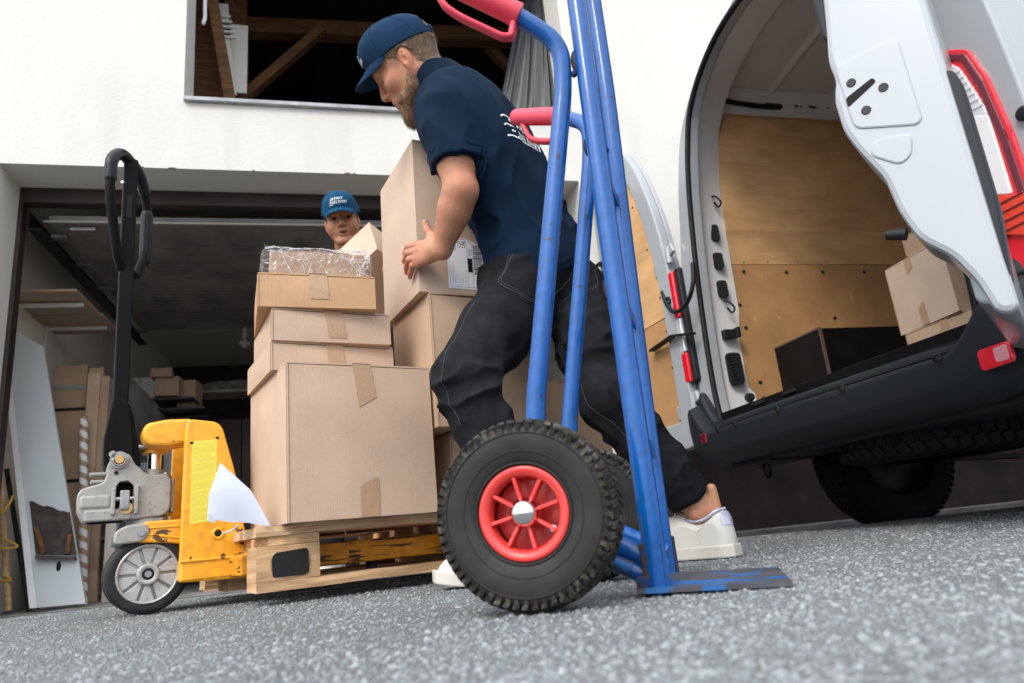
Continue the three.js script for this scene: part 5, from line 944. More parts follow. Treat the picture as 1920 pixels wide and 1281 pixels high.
// head frame: x forward, y up, z to the person's right
function headFrame(c, yaw, pitch, roll, s = 1, sy = 1) {
  const f = [cos(pitch) * cos(yaw), sin(pitch), -cos(pitch) * sin(yaw)], r0 = [sin(yaw), 0, cos(yaw)], u0 = crs(r0, f);
  const u = add3(u0.map(k => k * cos(roll)), r0, sin(roll)), r = crs(f, u);
  return { c, m: new THREE.Matrix4().makeBasis(v3(f), v3(u), v3(r)).scale(new THREE.Vector3(s, s * sy, s)).setPosition(...c), w: p => add3(add3(add3(c, f, p[0] * s), u, p[1] * s * sy), r, p[2] * s), l: q => { const d = sub3(q, c); return [dt(d, f) / s, dt(d, u) / s / sy, dt(d, r) / s]; } };
}
function headPrims(o) {
  const w = o.wide ?? 1, P = [
    ell([-.014, .048, 0], [.098, .083, .076], null, .01), ell([.036, -.012, 0], [.056, .088, .060 * w], null, .03),
    cap([.0, -.03, -.054 * w], [.066, -.094, -.020], .022, .018, .03), cap([.0, -.03, .054 * w], [.066, -.094, .020], .022, .018, .03),
    cap([.080, -.099, -.010], [.080, -.099, .010], .0165, .0165, .02),
    o.soft ? cap([.076, .040, -.030], [.076, .040, .030], .0135, .0135, .03) : cap([.080, .036, -.032], [.080, .036, .032], .0145, .0145, .018),
    cap([.090, .026, 0], [.1095, -.017, 0], .0065, o.nose ?? .0095, .010), cap([.1075, -.0205, -.003], [.1075, -.0205, .003], .0085, .0085, .006), ell([.097, -.0235, -.0135], [.0115, .0085, .0075], null, .006), ell([.097, -.0235, .0135], [.0115, .0085, .0075], null, .006),
    ...[-1, 1].map(s => o.soft ? ell([.056, -.022, s * .038], [.030, .034, .024], null, .03) : ell([.061, -.012, s * .040 * w], [.026, .022, .020], null, .022)),
    ell([.0965 + (o.soft ? .003 : 0), .017, -.031], [.0135, .0115, .0175], null, o.soft ? .02 : .014, -1), ell([.0965 + (o.soft ? .003 : 0), .017, .031], [.0135, .0115, .0175], null, o.soft ? .02 : .014, -1),
    o.soft ? ell([.079, -.053, 0], [.018, .022, .030], null, .02) : ell([.084, -.055, 0], [.018, .022, .030], null, .016),
    cap([.0945, -.0485, -.010], [.0945, -.0485, .010], .0058, .0058, .006), cap([.088, -.050, -.021], [.0945, -.0485, -.006], .0035, .0055, .005), cap([.088, -.050, .021], [.0945, -.0485, .006], .0035, .0055, .005),
    cap([.0915, -.0625 - (o.open ?? 0), -.011], [.0915, -.0625 - (o.open ?? 0), .011], .0068, .0068, .006), cap([.086, -.054, -.020], [.0915, -.0625 - (o.open ?? 0), -.008], .0035, .006, .005), cap([.086, -.054, .020], [.0915, -.0625 - (o.open ?? 0), .008], .0035, .006, .005),
  ];
  if (o.open) P.push(ell([.099, -.0565 - o.open * .5, 0], [.016, .0022 + o.open * .6, .0165], null, .003, -1)); else P.push(cap([.0985, -.0553, -.019], [.0985, -.0553, .019], .0022, .0022, .003, -1));
  for (const s of [-1, 1]) {
    // lids
    if (o.eyesOpen) { P.push(ell([.0735, .0175, s * .031], [.0135, .0135, .0150], null, .004)); P.push(ell([.0865, .0130, s * .031], [.009, .0044, .0125], null, .0025, -1)); }
    else P.push(ell([.0745, .0165, s * .031], [.0135, .0125, .0155], null, .005));
    // ear: rim, bowl, lobe
    const e = .0725 * (o.earOut ?? 1);
    P.push(ell([-.006, .004, s * (e + .002)], [.017, .031, .0085], [[.97, .22 , s * .1], [-.22, .97, 0], [-s * .1, 0, 1]], .006));
    P.push(ell([.0015, .003, s * (e + .013)], [.0085, .0165, .0085], null, .004, -1)); P.push(ell([-.004, .019, s * (e + .0125)], [.006, .007, .006], null, .004, -1));
    P.push(cap([.003, -.021, s * (e - .001)], [.002, -.026, s * (e - .001)], .006, .0055, .006));
  }
  P.push(ell([.1045, -.0295, -.0065], [.0045, .0032, .0035], null, .002, -1), ell([.1045, -.0295, .0065], [.0045, .0032, .0035], null, .002, -1));
  P.push(cap([-.024, -.03, 0], o.neck, .057 * (o.neckW ?? 1), .060 * (o.neckW ?? 1), .03));
  return P;
}
// hand: wrist, knuckles and finger joints in world coordinates
function handPrims(h) {
  const P = [cap(h.wrist, lerp3(h.wrist, h.fingers[1][0], .35), .027, .026, .012)];
  h.fingers.forEach((f, i) => { const root = lerp3(h.wrist, f[0], .30); P.push(cap(root, f[0], .016, .0125, .012)); });
  P.push(cap(lerp3(h.wrist, h.fingers[0][0], .55), lerp3(h.wrist, h.fingers[3][0], .6), .015, .0135, .014), cap(h.wrist, h.thumb[0], .021, .018, .016));
  const rr = [.0092, .0096, .0091, .0082];
  h.fingers.forEach((f, i) => { for (let k = 0; k < f.length - 1; k++) P.push(cap(f[k], f[k + 1], rr[i] * (1.12 - k * .09), rr[i] * (1.03 - k * .1), .0035)); });
  for (let k = 0; k < h.thumb.length - 1; k++) P.push(cap(h.thumb[k], h.thumb[k + 1], [.0145, .0112][k] ?? .0105, [.0108, .0092][k] ?? .009, .005));
  return P;
}
const boundsOf = (pts, m) => [[0, 1, 2].map(i => min(...pts.map(p => p[i])) - m), [0, 1, 2].map(i => max(...pts.map(p => p[i])) + m)];
// soft cloth folds: ridged noise drawn out along one direction
function foldField(dir, freq, along, amp, seed) {
  const d = nrm(dir), a = nrm(crs(d, abs(d[1]) < .9 ? [0, 1, 0] : [1, 0, 0])), b = crs(d, a);
  return (x, y, z) => { const p = [x, y, z], u = dt(p, d) * along, v = dt(p, a) * freq, w = dt(p, b) * freq, q = vn(v + seed + .8 * vn(u * 1.7, v * .5, 3), w + u * .6 + seed, u * 1.3) , r = 1 - abs(2 * q - 1); return amp * (r * r - .35); };
}
function sneaker(parent, heel, dir, opt = {}) {
  // heel: ground point under the back of the heel; dir: towards the toe
  const f = nrm([dir[0], 0, dir[2]]), r = crs(f, [0, 1, 0]), W3 = (x, y, z) => [heel[0] + f[0] * x + r[0] * z, heel[1] + y, heel[2] + f[2] * x + r[2] * z], L = opt.len ?? .295;
  const B = g => basis(g, heel, f, [0, 1, 0], r), wd = x => { const k = x / L; return .036 + .012 * sstep(.2, .62, k) - .002 * sstep(.05, .3, k) * sstep(.5, .3, k) - .028 * Math.pow(max(0, (k - .78) / .22), 2.2) - .014 * Math.pow(max(0, (.10 - k) / .10), 2); };
  const foot = []; for (let i = 0; i <= 30; i++) { const k = i / 30; foot.push([k * L, -wd(k * L) + .004 * sin(PI * k)]); } for (let i = 30; i >= 0; i--) { const k = i / 30; foot.push([k * L, wd(k * L) * .96]); }
  const sh = s => { const q = new THREE.Shape(foot.map(p => new THREE.Vector2(mix(L / 2, p[0], s), p[1] * s))); return q; };
  const so = extr(sh(1), .030, .004).rotateX(PI / 2).translate(0, .031, 0); const sp = so.attributes.position; for (let i = 0; i < sp.count; i++) { const k = sp.getX(i) / L; sp.setY(i, sp.getY(i) + .012 * Math.pow(max(0, (k - .7) / .3), 2)); } so.computeVertexNormals();
  const sole = part('sole', B(so), M.sole, parent); part('sole_groove', B(extr(sh(1.012), .0035, .001).rotateX(PI / 2).translate(0, .0265, 0)), M.shoe, parent);
  const U = [cap([.035, .035, 0], [.035, .085, 0], .036, .033, .02), cap([.05, .045, 0], [.12, .050, 0], .036, .040, .03), cap([.12, .048, 0], [.235, .034, 0], .041, .033, .03), cap([.12, .085, 0], [.20, .055, 0], .026, .022, .03), ell([.235, .034, .002], [.052, .030, .043], null, .02),
    cap([.052, .105, 0], [.052, .16, 0], .030, .033, .012, -1), ell([.075, .118, 0], [.055, .025, .027], null, .014, -1)];
  const uf0 = sdf(U), uf = (x, y, z) => { const k = (abs(z) - wd(clamp(x, 0, L)) * .99); return max(uf0(x, y, z) + .0014 * sin(x * 170) * sstep(.13, .16, x) * sstep(.22, .18, x), k, .022 - y); };
  part('upper', B(nets(uf, [-.01, .018, -.06], [L + .01, .14, .06], .004)), M.shoe, parent);
  part('collar', B(tube([[.012, .112, 0], [.025, .108, .024], [.06, .090, .031], [.10, .092, .027], [.128, .102, .014], [.132, .104, 0], [.128, .102, -.014], [.10, .092, -.027], [.06, .090, -.031], [.025, .108, -.024], [.012, .112, 0]], .0042, 60, 8, false)), M.heelTab, parent);
  part('heel_tab', B(sheet((s, q) => { const a = PI + (s - .5) * 1.9, p = onto(uf, [.035 + .036 * cos(a), mix(.075, .118 - .012 * abs(s - .5) * 2, q), .034 * sin(a)], .0016); return p; }, 16, 8, false)), M.heelTab, parent);
  part('side_seam', B(mergeGeometries([[1], [-1]].map(([s]) => prep(seam(uf, [[.05, .09, s * .036], [.075, .06, s * .04], [.07, .035, s * .04]], .0009, .0004))))), M.sole, parent);
  part('toe_cap', B(nets((x, y, z) => max(uf(x, y, z) - .0028, .222 - x - z * z * 6, .024 - y), [.2, .02, -.06], [L + .012, .10, .06], .004)), M.sole, parent);
  const lc = []; for (let i = 0; i < 5; i++) { const x = .132 + i * .018; lc.push(seam(uf, [[x, .1 - i * .008, -.024], [x + .004, .11 - i * .01, 0], [x, .1 - i * .008, .024]], .0026, .002, 14)); } part('laces', B(mergeGeometries(lc.map(prep))), M.white, parent);
  return W3;
}
const capShape = (o = {}) => { const dome = ell([-.012, .050, 0], [.108, .093, .0855], null, .01), front = ell([.028, .098, 0], [.070, .05, .064], null, .03), f = sdf([dome, front]);
  return (x, y, z) => { const rim = .043 + .015 * (x / .1) - y; let d = max(f(x, y, z), rim); d += .0013 * (1 - sstep(.0, .0022, abs(z))) * (x > -.09 ? -.4 : 0); if (o.gap) { const e = hyp((x + .118) / 1.2, y - .056, z) - .037; d = max(d, -max(e, .049 - y)); } return d + .0012 * (fbm(x * 30, y * 30, z * 30, 2) - .5); }; };
function baseballCap(parent, H, matl, print) {
  const f = capShape({ gap: true });
  const c = part('cap', nets(f, [-.135, .0, -.105], [.125, .165, .105], .0034).applyMatrix4(H.m), matl, parent);
  // peak: curved and thick
  const pk = (s, q) => { const a = (s - .5) * 2.35, R = mix(.0, .078, q), bx = .092 * cos(a * .92) - .010, bz = .0815 * sin(a * .92), w = Math.pow(cos(a / 2.35 * PI * .98), .55) || 0; const x = bx + R * w * (.92 + .08 * cos(a)), z = bz * (1 + .06 * q * w); return [x, .057 - .0 * a + .006 - R * w * .30 - 4.4 * z * z * (.4 + q * .6) + .012 * cos(a), z]; };
  part('peak', slab(pk, 44, 14, [0, -.0042, 0]).applyMatrix4(H.m), matl, c);
  const st = []; for (const k of [.25, .45, .65, .85]) { const pts = []; for (let i = 3; i <= 41; i += 2) pts.push(add3(pk(i / 44, k), [0, .0004, 0])); st.push(tube(pts, .0005, 60, 4, false)); } part('peak_stitching', mergeGeometries(st.map(prep)).applyMatrix4(H.m), matl, c);
  const sm = []; for (const a of [.0, 1.05, 2.1, 3.14, -1.05, -2.1]) { const pts = []; for (let i = 0; i <= 8; i++) { const e = mix(.08, PI / 2, i / 8); pts.push([-.012 + .108 * cos(e) * cos(a), .052 + .093 * sin(e), .086 * cos(e) * sin(a)]); } if (abs(a) > 3) pts.splice(0, 3); sm.push(seam(f, pts, .0012, .0002, 26)); } part('cap_seams', mergeGeometries(sm.map(prep)).applyMatrix4(H.m), matl, c);
  part('cap_button', new THREE.SphereGeometry(.0075, 16, 10).scale(1, .6, 1).translate(-.010, .146, 0).applyMatrix4(H.m), matl, c);
  part('cap_strap', sheet((s, q) => { const a = PI + (s - .5) * .75; return [-.012 + .1095 * cos(a), mix(.034, .050, q), .0875 * sin(a)]; }, 20, 3, false).applyMatrix4(H.m), matl, c);
  if (print) part('cap_print', sheet((s, q) => { const z = mix(.046, -.046, s), y = mix(.072, .124, q); const p = onto(f, [.10, y, z], .0012); return p; }, 40, 24).applyMatrix4(H.m), print, c);
  return c;
}
const printMat = (w, h, draw) => { const t = canvasTex(w, h, draw), a = canvasTex(w, h, (g) => { g.fillStyle = '#000'; g.fillRect(0, 0, w, h); draw(g, w, h); }); a.colorSpace = THREE.NoColorSpace; return std({ color: lin(.8, .82, .84), alphaMap: a, alphaTest: .5, roughness: .8 }); };
const logo = printMat(512, 300, (g, w, h) => { g.fillStyle = g.strokeStyle = '#fff'; g.lineCap = 'butt'; g.font = 'italic bold 104px sans-serif'; g.fillText('FAST', 150, 118); g.font = 'italic bold 96px sans-serif'; g.fillText('DELIVERY', 92, 216, 400); g.lineWidth = 15; for (const [a, b, y] of [[40, 150, 60], [90, 150, 84], [20, 140, 112], [60, 96, 150], [10, 92, 182], [50, 90, 210], [0, 130, 246]]) { g.beginPath(); g.moveTo(a, y + 14); g.quadraticCurveTo((a + b) / 2, y - 6, b, y); g.stroke(); } });
// ================= the worker =================
{
  const man = thing('person', 'worker in navy cap, navy polo shirt and dark jeans lifting the tall carton', 'person', [.5, 0, -1.62], { world: true });
  const H = headFrame([.236, 1.405, -1.700], 150 * PI / 180, -31 * PI / 180, -24 * PI / 180, 1.0);
  const neckB = [0.351, 1.356, -1.695], pel = [0.576, 0.846, -1.78], shL = [0.319, 1.216, -1.625], shR = [0.415, 1.366, -1.825], elL = [0.336, 0.977, -1.614], wrL = [0.293, 0.854, -1.719];
  const hipL = [0.522, 0.76, -1.745], knL = [0.302, 0.476, -1.605], anL = [.425, .085, -1.60], hipR = [0.679, 0.766, -1.808], knR = [0.661, 0.398, -1.606], anR = [.8605, .112, -1.596], elR = [0.324, 1.288, -2.097], wrR = [0.219, 1.061, -2.158];
  // body -------------------------------------------------
  const hand = { wrist: wrL, fingers: [
    [[0.241, 0.881, -1.748], [0.214, 0.904, -1.812], [0.209, 0.899, -1.848], [0.216, 0.894, -1.863]],
    [[0.232, 0.864, -1.753], [0.212, 0.886, -1.818], [0.207, 0.88, -1.854], [0.213, 0.874, -1.87]],
    [[0.228, 0.846, -1.759], [0.214, 0.864, -1.813], [0.21, 0.857, -1.849], [0.212, 0.848, -1.867]],
    [[0.232, 0.832, -1.762], [0.22, 0.84, -1.797], [0.217, 0.83, -1.827], [0.217, 0.823, -1.84]]], thumb: [[0.273, 0.892, -1.73], [0.261, 0.917, -1.737], [0.255, 0.941, -1.737]] };
  const fH = sdf(handPrims(hand)), fArm = sdf([cap(shL, elL, .058, .0425, .02), ell(lerp3(shL, elL, .55), [.049, .075, .049], null, .03), cap(elL, lerp3(elL, wrL, .32), .0405, .0425, .02), cap(lerp3(elL, wrL, .32), wrL, .041, .0262, .02), ell(add3(elL, [.018, -.006, .008]), [.021, .026, .021], null, .02), cap(lerp3(elL, wrL, .1), lerp3(elL, wrL, .6), .03, .024, .03), cap(wrL, lerp3(wrL, hand.fingers[1][0], .3), .026, .0255, .012), ell(add3(wrL, [.012, .006, .012]), [.010, .010, .010], null, .012)]);
  const tone = (x, y, z) => { const n = fbm(x * 26, y * 26, z * 26, 3); const bl = sstep(.45, .7, fbm(x * 11, y * 11, z * 11 + 7, 3)); return [.57 + .07 * (n - .5) + .02 * bl, .272 + .05 * (n - .5) - .02 * bl, .160 + .04 * (n - .5) - .012 * bl]; };
  const kn = hand.fingers.flatMap(f => f.slice(0, 3)); const handTone = (x, y, z) => { const n = fbm(x * 60, y * 60, z * 60, 3), c = tone(x, y, z); let k = 0; for (const q of kn) k = max(k, Math.exp(-((x - q[0]) ** 2 + (y - q[1]) ** 2 + (z - q[2]) ** 2) / .00018)); k *= .6 + .8 * vn(x * 300, y * 300, z * 300); return [c[0] + .05 * n - .02 * k, c[1] - .008 + .03 * n - .055 * k, c[2] + .008 - .03 * k]; };
  const hp = sdf(headPrims({ neck: H.l(add3(neckB, [0.01, -.05, 0])), wide: 1.0 }));
  const skinHead = (x, y, z) => { const n = fbm(x * 50, y * 50, z * 50, 3); let c = [.56, .268, .158]; const red = Math.exp(-((x - .106) ** 2 + (y + .02) ** 2 + z * z) / .0004) + .7 * Math.exp(-((x - .06) ** 2 + (y + .01) ** 2 + (abs(z) - .045) ** 2) / .0009) + .9 * sstep(.066, .078, abs(z)) * sstep(.045, .0, abs(y)); c = [c[0] + .05 * red, c[1] - .035 * red, c[2] - .02 * red];
    const lip = sstep(.012, .004, abs(y + .0555)) * sstep(.026, .018, abs(z)) * sstep(.085, .092, x); c = c.map((v, i) => mix(v, [.44, .17, .13][i], lip * .8)); const k = .93 + .14 * n; return c.map(v => v * k); };
  const headG = paint(nets(hp, [-.13, -.20, -.10], [.13, .14, .10], .0034), skinHead).applyMatrix4(H.m);
  const handG = paint(nets(fH, ...boundsOf([wrL, ...hand.fingers.flat(), ...hand.thumb], .035), .0028), handTone);
  const armB = boundsOf([shL, elL, wrL], .08), armG = paint(nets(fArm, ...armB, .006), tone);
  const legs = sdf([cap(hipL, knL, .07, .05), cap(knL, anL, .048, .036), cap(hipR, knR, .07, .05), cap(knR, anR, .048, .037), cap(pel, neckB, .06, .045), cap(shL, shR, .04), cap(shR, elR, .048, .042), cap(elR, wrR, .04, .028), cap(wrR, add3(wrR, nrm(sub3(wrR, elR)), .09), .03, .018)]);
  const ankR = paint(nets(sdf([cap(lerp3(knR, anR, .6), anR, .041, .0315), ell(add3(anR, [-.026, -.004, .016]), [.013, .014, .012], null, .012), ell(add3(anR, [.026, -.004, -.016]), [.013, .014, .012], null, .012), cap(add3(anR, [.022, .05, .026]), add3(anR, [.026, -.04, .030]), .013, .015, .015), cap(anR, add3(anR, [-.006, -.05, -.008]), .029, .021, .02)]), ...boundsOf([lerp3(knR, anR, .6), anR], .07), .004), (x, y, z) => { const c = tone(x, y, z), k = .5 * Math.exp(-((y - anR[1]) ** 2) / .0008); return [c[0] + .05 * k, c[1] - .02 * k, c[2] - .01 * k]; });
  const bodyG = paint(nets(legs, ...boundsOf([hipL, knL, anL, hipR, knR, anR, pel, neckB, shL, shR, elR, wrR], .12), .014), tone);
  part('body', [headG, handG, armG, ankR, bodyG], M.skin, man);
  { const r = rng(17), pos = [], ax2 = nrm(sub3(wrL, elL)), p1 = nrm(crs(ax2, [0, 1, 0])), p2 = crs(ax2, p1); for (let i = 0; i < 1500; i++) { const k = mix(-.05, .9, r()), a = r() * 2 * PI, c = lerp3(elL, wrL, k), q = onto(fArm, add3(add3(c, p1, .045 * cos(a)), p2, .045 * sin(a)), -.0005), n = nrm(sub3(q, c)), d = nrm(add3(add3(add3(n, ax2, 1.5), p1, .5 * (r() - .5)), p2, .6 * (r() - .5))), L = .007 + .009 * r(), w = nrm(crs(d, n)).map(v => v * .00013), m = add3(q, d, L * .6), e = add3(add3(q, d, L), n, -.001); for (const v of [add3(q, w), add3(q, w, -1), m, add3(m, w), e, add3(m, w, -1)]) pos.push(...v); }
    const g = new THREE.BufferGeometry(); g.setAttribute('position', new THREE.Float32BufferAttribute(pos, 3)); g.computeVertexNormals(); part('arm_hair', g, std({ color: lin(.24, .13, .06), roughness: .6, side: THREE.DoubleSide }), man).userData.kind = 'stuff'; }
  // finger nails
  part('thumb_nail', ellG(hand.thumb[2], [.0045, .0065, .003], [0, .3, 0]).translate(-.001, .0, .0075), std({ color: lin(.58, .36, .29), roughness: .3 }), man);
  function ellG(c, r, rot) { return new THREE.SphereGeometry(1, 14, 10).scale(...r).rotateY(rot[1]).translate(...c); }
  // shirt ------------------------------------------------
  const T = nrm(sub3(neckB, pel)), L0 = nrm([-.64, 0.05, .77]), Lx = nrm(add3(L0, T, -dt(L0, T))), F = crs(Lx, T), ax = [Lx, T, F];      // left, up the trunk, back
  const tp = (l, t, f) => add3(add3(add3(pel, Lx, l), T, t * hyp(...sub3(neckB, pel))), F, f);
  const trunk = [ell(tp(0, .68, -.005), [.182, .185, .125], ax, .05), ell(tp(0, .36, -.01), [.165, .19, .122], ax, .08), ell(tp(0, .02, 0), [.182, .16, .128], ax, .06), cap(tp(.05, .90, .01), tp(-.05, .90, .01), .075, .075, .06), cap(add3(shL, [.02, -.005, 0]), tp(.06, .86, .0), .070, .07, .05), cap(shR, tp(-.06, .86, .0), .070, .07, .05), ell(tp(.07, .72, .06), [.09, .13, .06], ax, .05), ell(tp(-.07, .72, .06), [.09, .13, .06], ax, .05)];
  const slv = lerp3(shL, elL, .66), slvR = lerp3(shR, elR, .62);
  const sleeve = [cap(shL, slv, .074, .0665, .035), cap(shR, slvR, .072, .066, .035)];
  const armCut = sdf([cap(add3(slv, nrm(sub3(elL, shL)), -.035), add3(slv, nrm(sub3(elL, shL)), .08), .0575, .0575)]);
  const neckCut = sdf([cap(H.w([-.022, -.03, 0]), add3(neckB, [.005, -.01, 0]), .062, .064)]);
  const trunk0 = sdf(trunk), sleeve0 = sdf(sleeve), shirt0 = sdf([...trunk, ...sleeve]);
  const hemD = (x, y, z) => { const d = sub3([x, y, z], pel); return -(dt(d, T) + .055 + .012 * sin(dt(d, Lx) * 14)); };
  const fa = foldField([-.55, .75, .25], 10, 2.2, .024, 3), fb = foldField([.1, .95, .1], 19, 3.5, .009, 9), fc = foldField([.75, .5, .2], 13, 3, .014, 14), fs = foldField(add3(sub3(elL, shL), [.1, 0, .05]), 20, 5, .010, 21);
  const slD = (x, y, z) => { const d = nrm(sub3(elL, shL)), q = sub3([x, y, z], slv), t = dt(q, d); return t > -.3 && hyp(...sub3(q, d.map(v => v * t))) < .12 ? t - .004 : -1; };
  const slR = (x, y, z) => { const d = nrm(sub3(elR, shR)), q = sub3([x, y, z], slvR), t = dt(q, d); return hyp(...sub3(q, d.map(v => v * t))) < .12 ? t : -1; };
  const shirt = (x, y, z) => {
    const cutS = max(sleeve0(x, y, z), -armCut(x, y, z), slD(x, y, z), slR(x, y, z)), tr = trunk0(x, y, z), hh = clamp(.5 + .5 * (tr - cutS) / .012); let d = mix(tr, cutS, hh) - .012 * hh * (1 - hh); if (d < .04 && d > -.04) {
      const t = dt(sub3([x, y, z], pel), T), low = sstep(.42, .05, t), dS = evalPrim(sleeve[0], x, y, z), sl = sstep(.03, -.0, dS) ;
      d -= fa(x, y, z) * (.45 + .4 * low) + fb(x, y, z) * .7 + fc(x, y, z) * low + fs(x, y, z) * sl * .7;
      d -= .0025 * (sstep(.012, .0, abs(hemD(x, y, z) + .024)) > .5 ? .5 : 0);
    }
    return max(d, hemD(x, y, z), -neckCut(x, y, z));
  };
  const fadeNavy = (x, y, z) => { const n = fbm(x * 7, y * 7, z * 7, 3), k = .85 + .35 * n; return [k, k, k]; };
  part('polo_shirt', paint(nets(shirt, ...boundsOf([...[-.2, .2].flatMap(l => [0, 1].map(t => tp(l, t, 0))), shL, shR, slv, slvR, tp(0, -.1, .15), tp(0, -.1, -.15), tp(0, .7, .17)], .10), .0075), fadeNavy), M.navy, man);
  const sd = nrm(sub3(elL, shL));
  const ringOn = (f, c, axis, rad, r, off, n = 40) => { const a = nrm(crs(axis, [0, 0, 1])), b = crs(axis, a), pts = []; for (let i = 0; i <= n; i++) { const q = i / n * 2 * PI; pts.push(onto(f, add3(add3(c, a, rad * cos(q)), b, rad * sin(q)), off)); } return tube(pts, r, n * 2, 5, false); };
  part('sleeve_hem', ringOn(shirt0, add3(slv, sd, -.018), sd, .068, .0011, .006), M.navyCap, man);
  // collar: a stood-up band folded over
  {
    const A = H.w([-.024, -.03, 0]), B2 = add3(neckB, [.01, -.05, 0]), ax2 = cap(A, B2, .0575, .0605);
    const col = (x, y, z) => { const dn = evalPrim(ax2, x, y, z), ts = trunk0(x, y, z), fr = .004 * sin(x * 60 + z * 40); const inner = max(abs(dn - .0060) - .0042, ts - .036 - fr, -ts - .012), outer = max(abs(dn - .0115 - .30 * (.036 - ts)) - .0042, ts - .036 - fr, -ts + .002); return min(inner, outer); };
    part('collar', paint(nets(col, ...boundsOf([lerp3(A, B2, .3), B2], .11), .0033), () => [.8, .8, .8]), M.navy, man); }
  // white speed lines and lettering on the back
  { const c0 = [0.543, 1.157, -1.561], la = nrm(sub3([0.655, 1.214, -1.622], [0.463, 1.173, -1.578])), up = nrm(sub3(T, la.map(v => v * dt(T, la))));
    const g = sheet((s, q) => onto(shirt, add3(add3(c0, la, (s - .40) * .235), up, (q - .5) * .115), .0015), 50, 30);
    part('back_print', g, printMat(512, 260, (k, w, h) => { k.strokeStyle = k.fillStyle = '#fff'; k.lineWidth = 11; const wv = (a, b, y) => { k.beginPath(); k.moveTo(a, y + 8); k.bezierCurveTo(a + (b - a) * .35, y - 16, a + (b - a) * .6, y + 14, b, y - 2); k.stroke(); }; wv(20, 130, 50); wv(95, 150, 74); wv(24, 128, 112); wv(96, 126, 146); wv(34, 170, 186); k.font = 'italic bold 92px sans-serif'; k.fillText('FAST', 170, 108); k.font = 'italic bold 84px sans-serif'; k.fillText('DELIVERY', 150, 196, 350); }), man); }
  // jeans --------------------------------------------------
  const anLc = lerp3(knL, anL, .90), anRc = lerp3(knR, anR, .87);
  const J = [ell(add3(pel, [0, .0, 0]), [.172, .13, .122], ax, .04), ell(lerp3(pel, hipR, .75).map((v, i) => v + F[i] * .055), [.10, .115, .085], ax, .05), ell(lerp3(pel, hipL, .75).map((v, i) => v + F[i] * .055), [.10, .115, .085], ax, .05),
    cap(hipL, lerp3(hipL, knL, .55), .102, .088, .04), cap(lerp3(hipL, knL, .55), knL, .088, .074, .03), cap(knL, lerp3(knL, anLc, .4), .073, .066, .02), cap(lerp3(knL, anLc, .4), anLc, .066, .054, .02),
    cap(hipR, lerp3(hipR, knR, .55), .100, .083, .04), cap(lerp3(hipR, knR, .55), knR, .083, .068, .03), cap(knR, lerp3(knR, anRc, .42), .067, .062, .02), cap(lerp3(knR, anRc, .42), anRc, .062, .049, .02)];
  const j0 = sdf(J), cutR = sdf([cap(anRc, add3(anRc, nrm(sub3(anR, knR)), .2), .044, .044)]), dR = nrm(sub3(anR, knR)), dL = nrm(sub3(anL, knL));
  const waist = (x, y, z) => dt(sub3([x, y, z], pel), T) - .05;
  const kf = (p, c, dir, n) => { const q = sub3(p, c), t = dt(q, dir); return Math.exp(-t * t / (n * n)); };
  const ja = foldField([.9, .15, -.3], 19, 4.0, .019, 5), jb = foldField([.75, .6, 0], 12, 3, .009, 31), jc = foldField([.8, -.2, .5], 34, 8, .007, 8);
  const jeans = (x, y, z) => {
    let d = j0(x, y, z); if (d < .03 && d > -.04) { const p = [x, y, z], k = kf(p, add3(knL, dL, .045), dL, .085) + .9 * kf(p, add3(knR, dR, .08), dR, .13) + .8 * kf(p, add3(anRc, dR, -.06), dR, .07) + .5 * kf(p, lerp3(hipL, knL, .1), nrm(sub3(knL, hipL)), .06); d -= ja(x, y, z) * clamp(k) + jb(x, y, z) * (.35 + .4 * clamp(k)) + jc(x, y, z) * .4 * clamp(.25 + k); }
    const cr = dt(sub3([x, y, z], anRc), dR), cl = dt(sub3([x, y, z], anLc), dL);
    return max(d, waist(x, y, z), -cutR(x, y, z), cr > 0 && y < .3 && x > .6 ? cr : -1, cl > 0 && y < .25 && x < .6 ? cl : -1);
  };
  const fade = (x, y, z) => { const p = [x, y, z], n = fbm(x * 9, y * 9, z * 9, 4), e = fbm(x * 60, y * 40, z * 60, 3), thigh = Math.exp(-((x - lerp3(hipL, knL, .5)[0] - .03) ** 2 + (y - lerp3(hipL, knL, .5)[1]) ** 2) / .018), kn = Math.exp(-(hyp(...sub3(p, knL)) ** 2) / .012), r = ja(x, y, z) / .019; let k = .62 + .35 * n + .3 * thigh * n + .55 * kn * e + .45 * max(0, r) * (kn + .25); return [k * .98, k, k * 1.05]; };
  const jr = part('jeans', paint(nets(jeans, ...boundsOf([pel, hipL, hipR, knL, knR, anLc, anRc, tp(-.15, -.1, .2), tp(.15, -.1, .2)], .13), .0078), fade), M.denim, man);
  part('turn_up', (() => { const a = nrm(crs(dR, [0, 0, 1])), b = crs(dR, a); return sheet((s, q) => { const an = s * 2 * PI, w = q < .5 ? q * 2 : 2 - q * 2, r = (q < .5 ? .0535 : .0465) + .002 * sin(an * 2 + 1), t = mix(-.045, .010, w) + .003 * sin(an * 3); return add3(add3(add3(anRc, dR, t), a, r * cos(an)), b, r * sin(an)); }, 48, 12, false); })(), (() => { const m = M.denim.clone(); m.vertexColors = false; m.side = THREE.DoubleSide; m.color = lin(.34, .36, .42); return m; })(), jr);
  // seams and the back pockets
  const sm = (pts, r = .0011) => seam(jeans, pts, r * .75, .0004, 50);
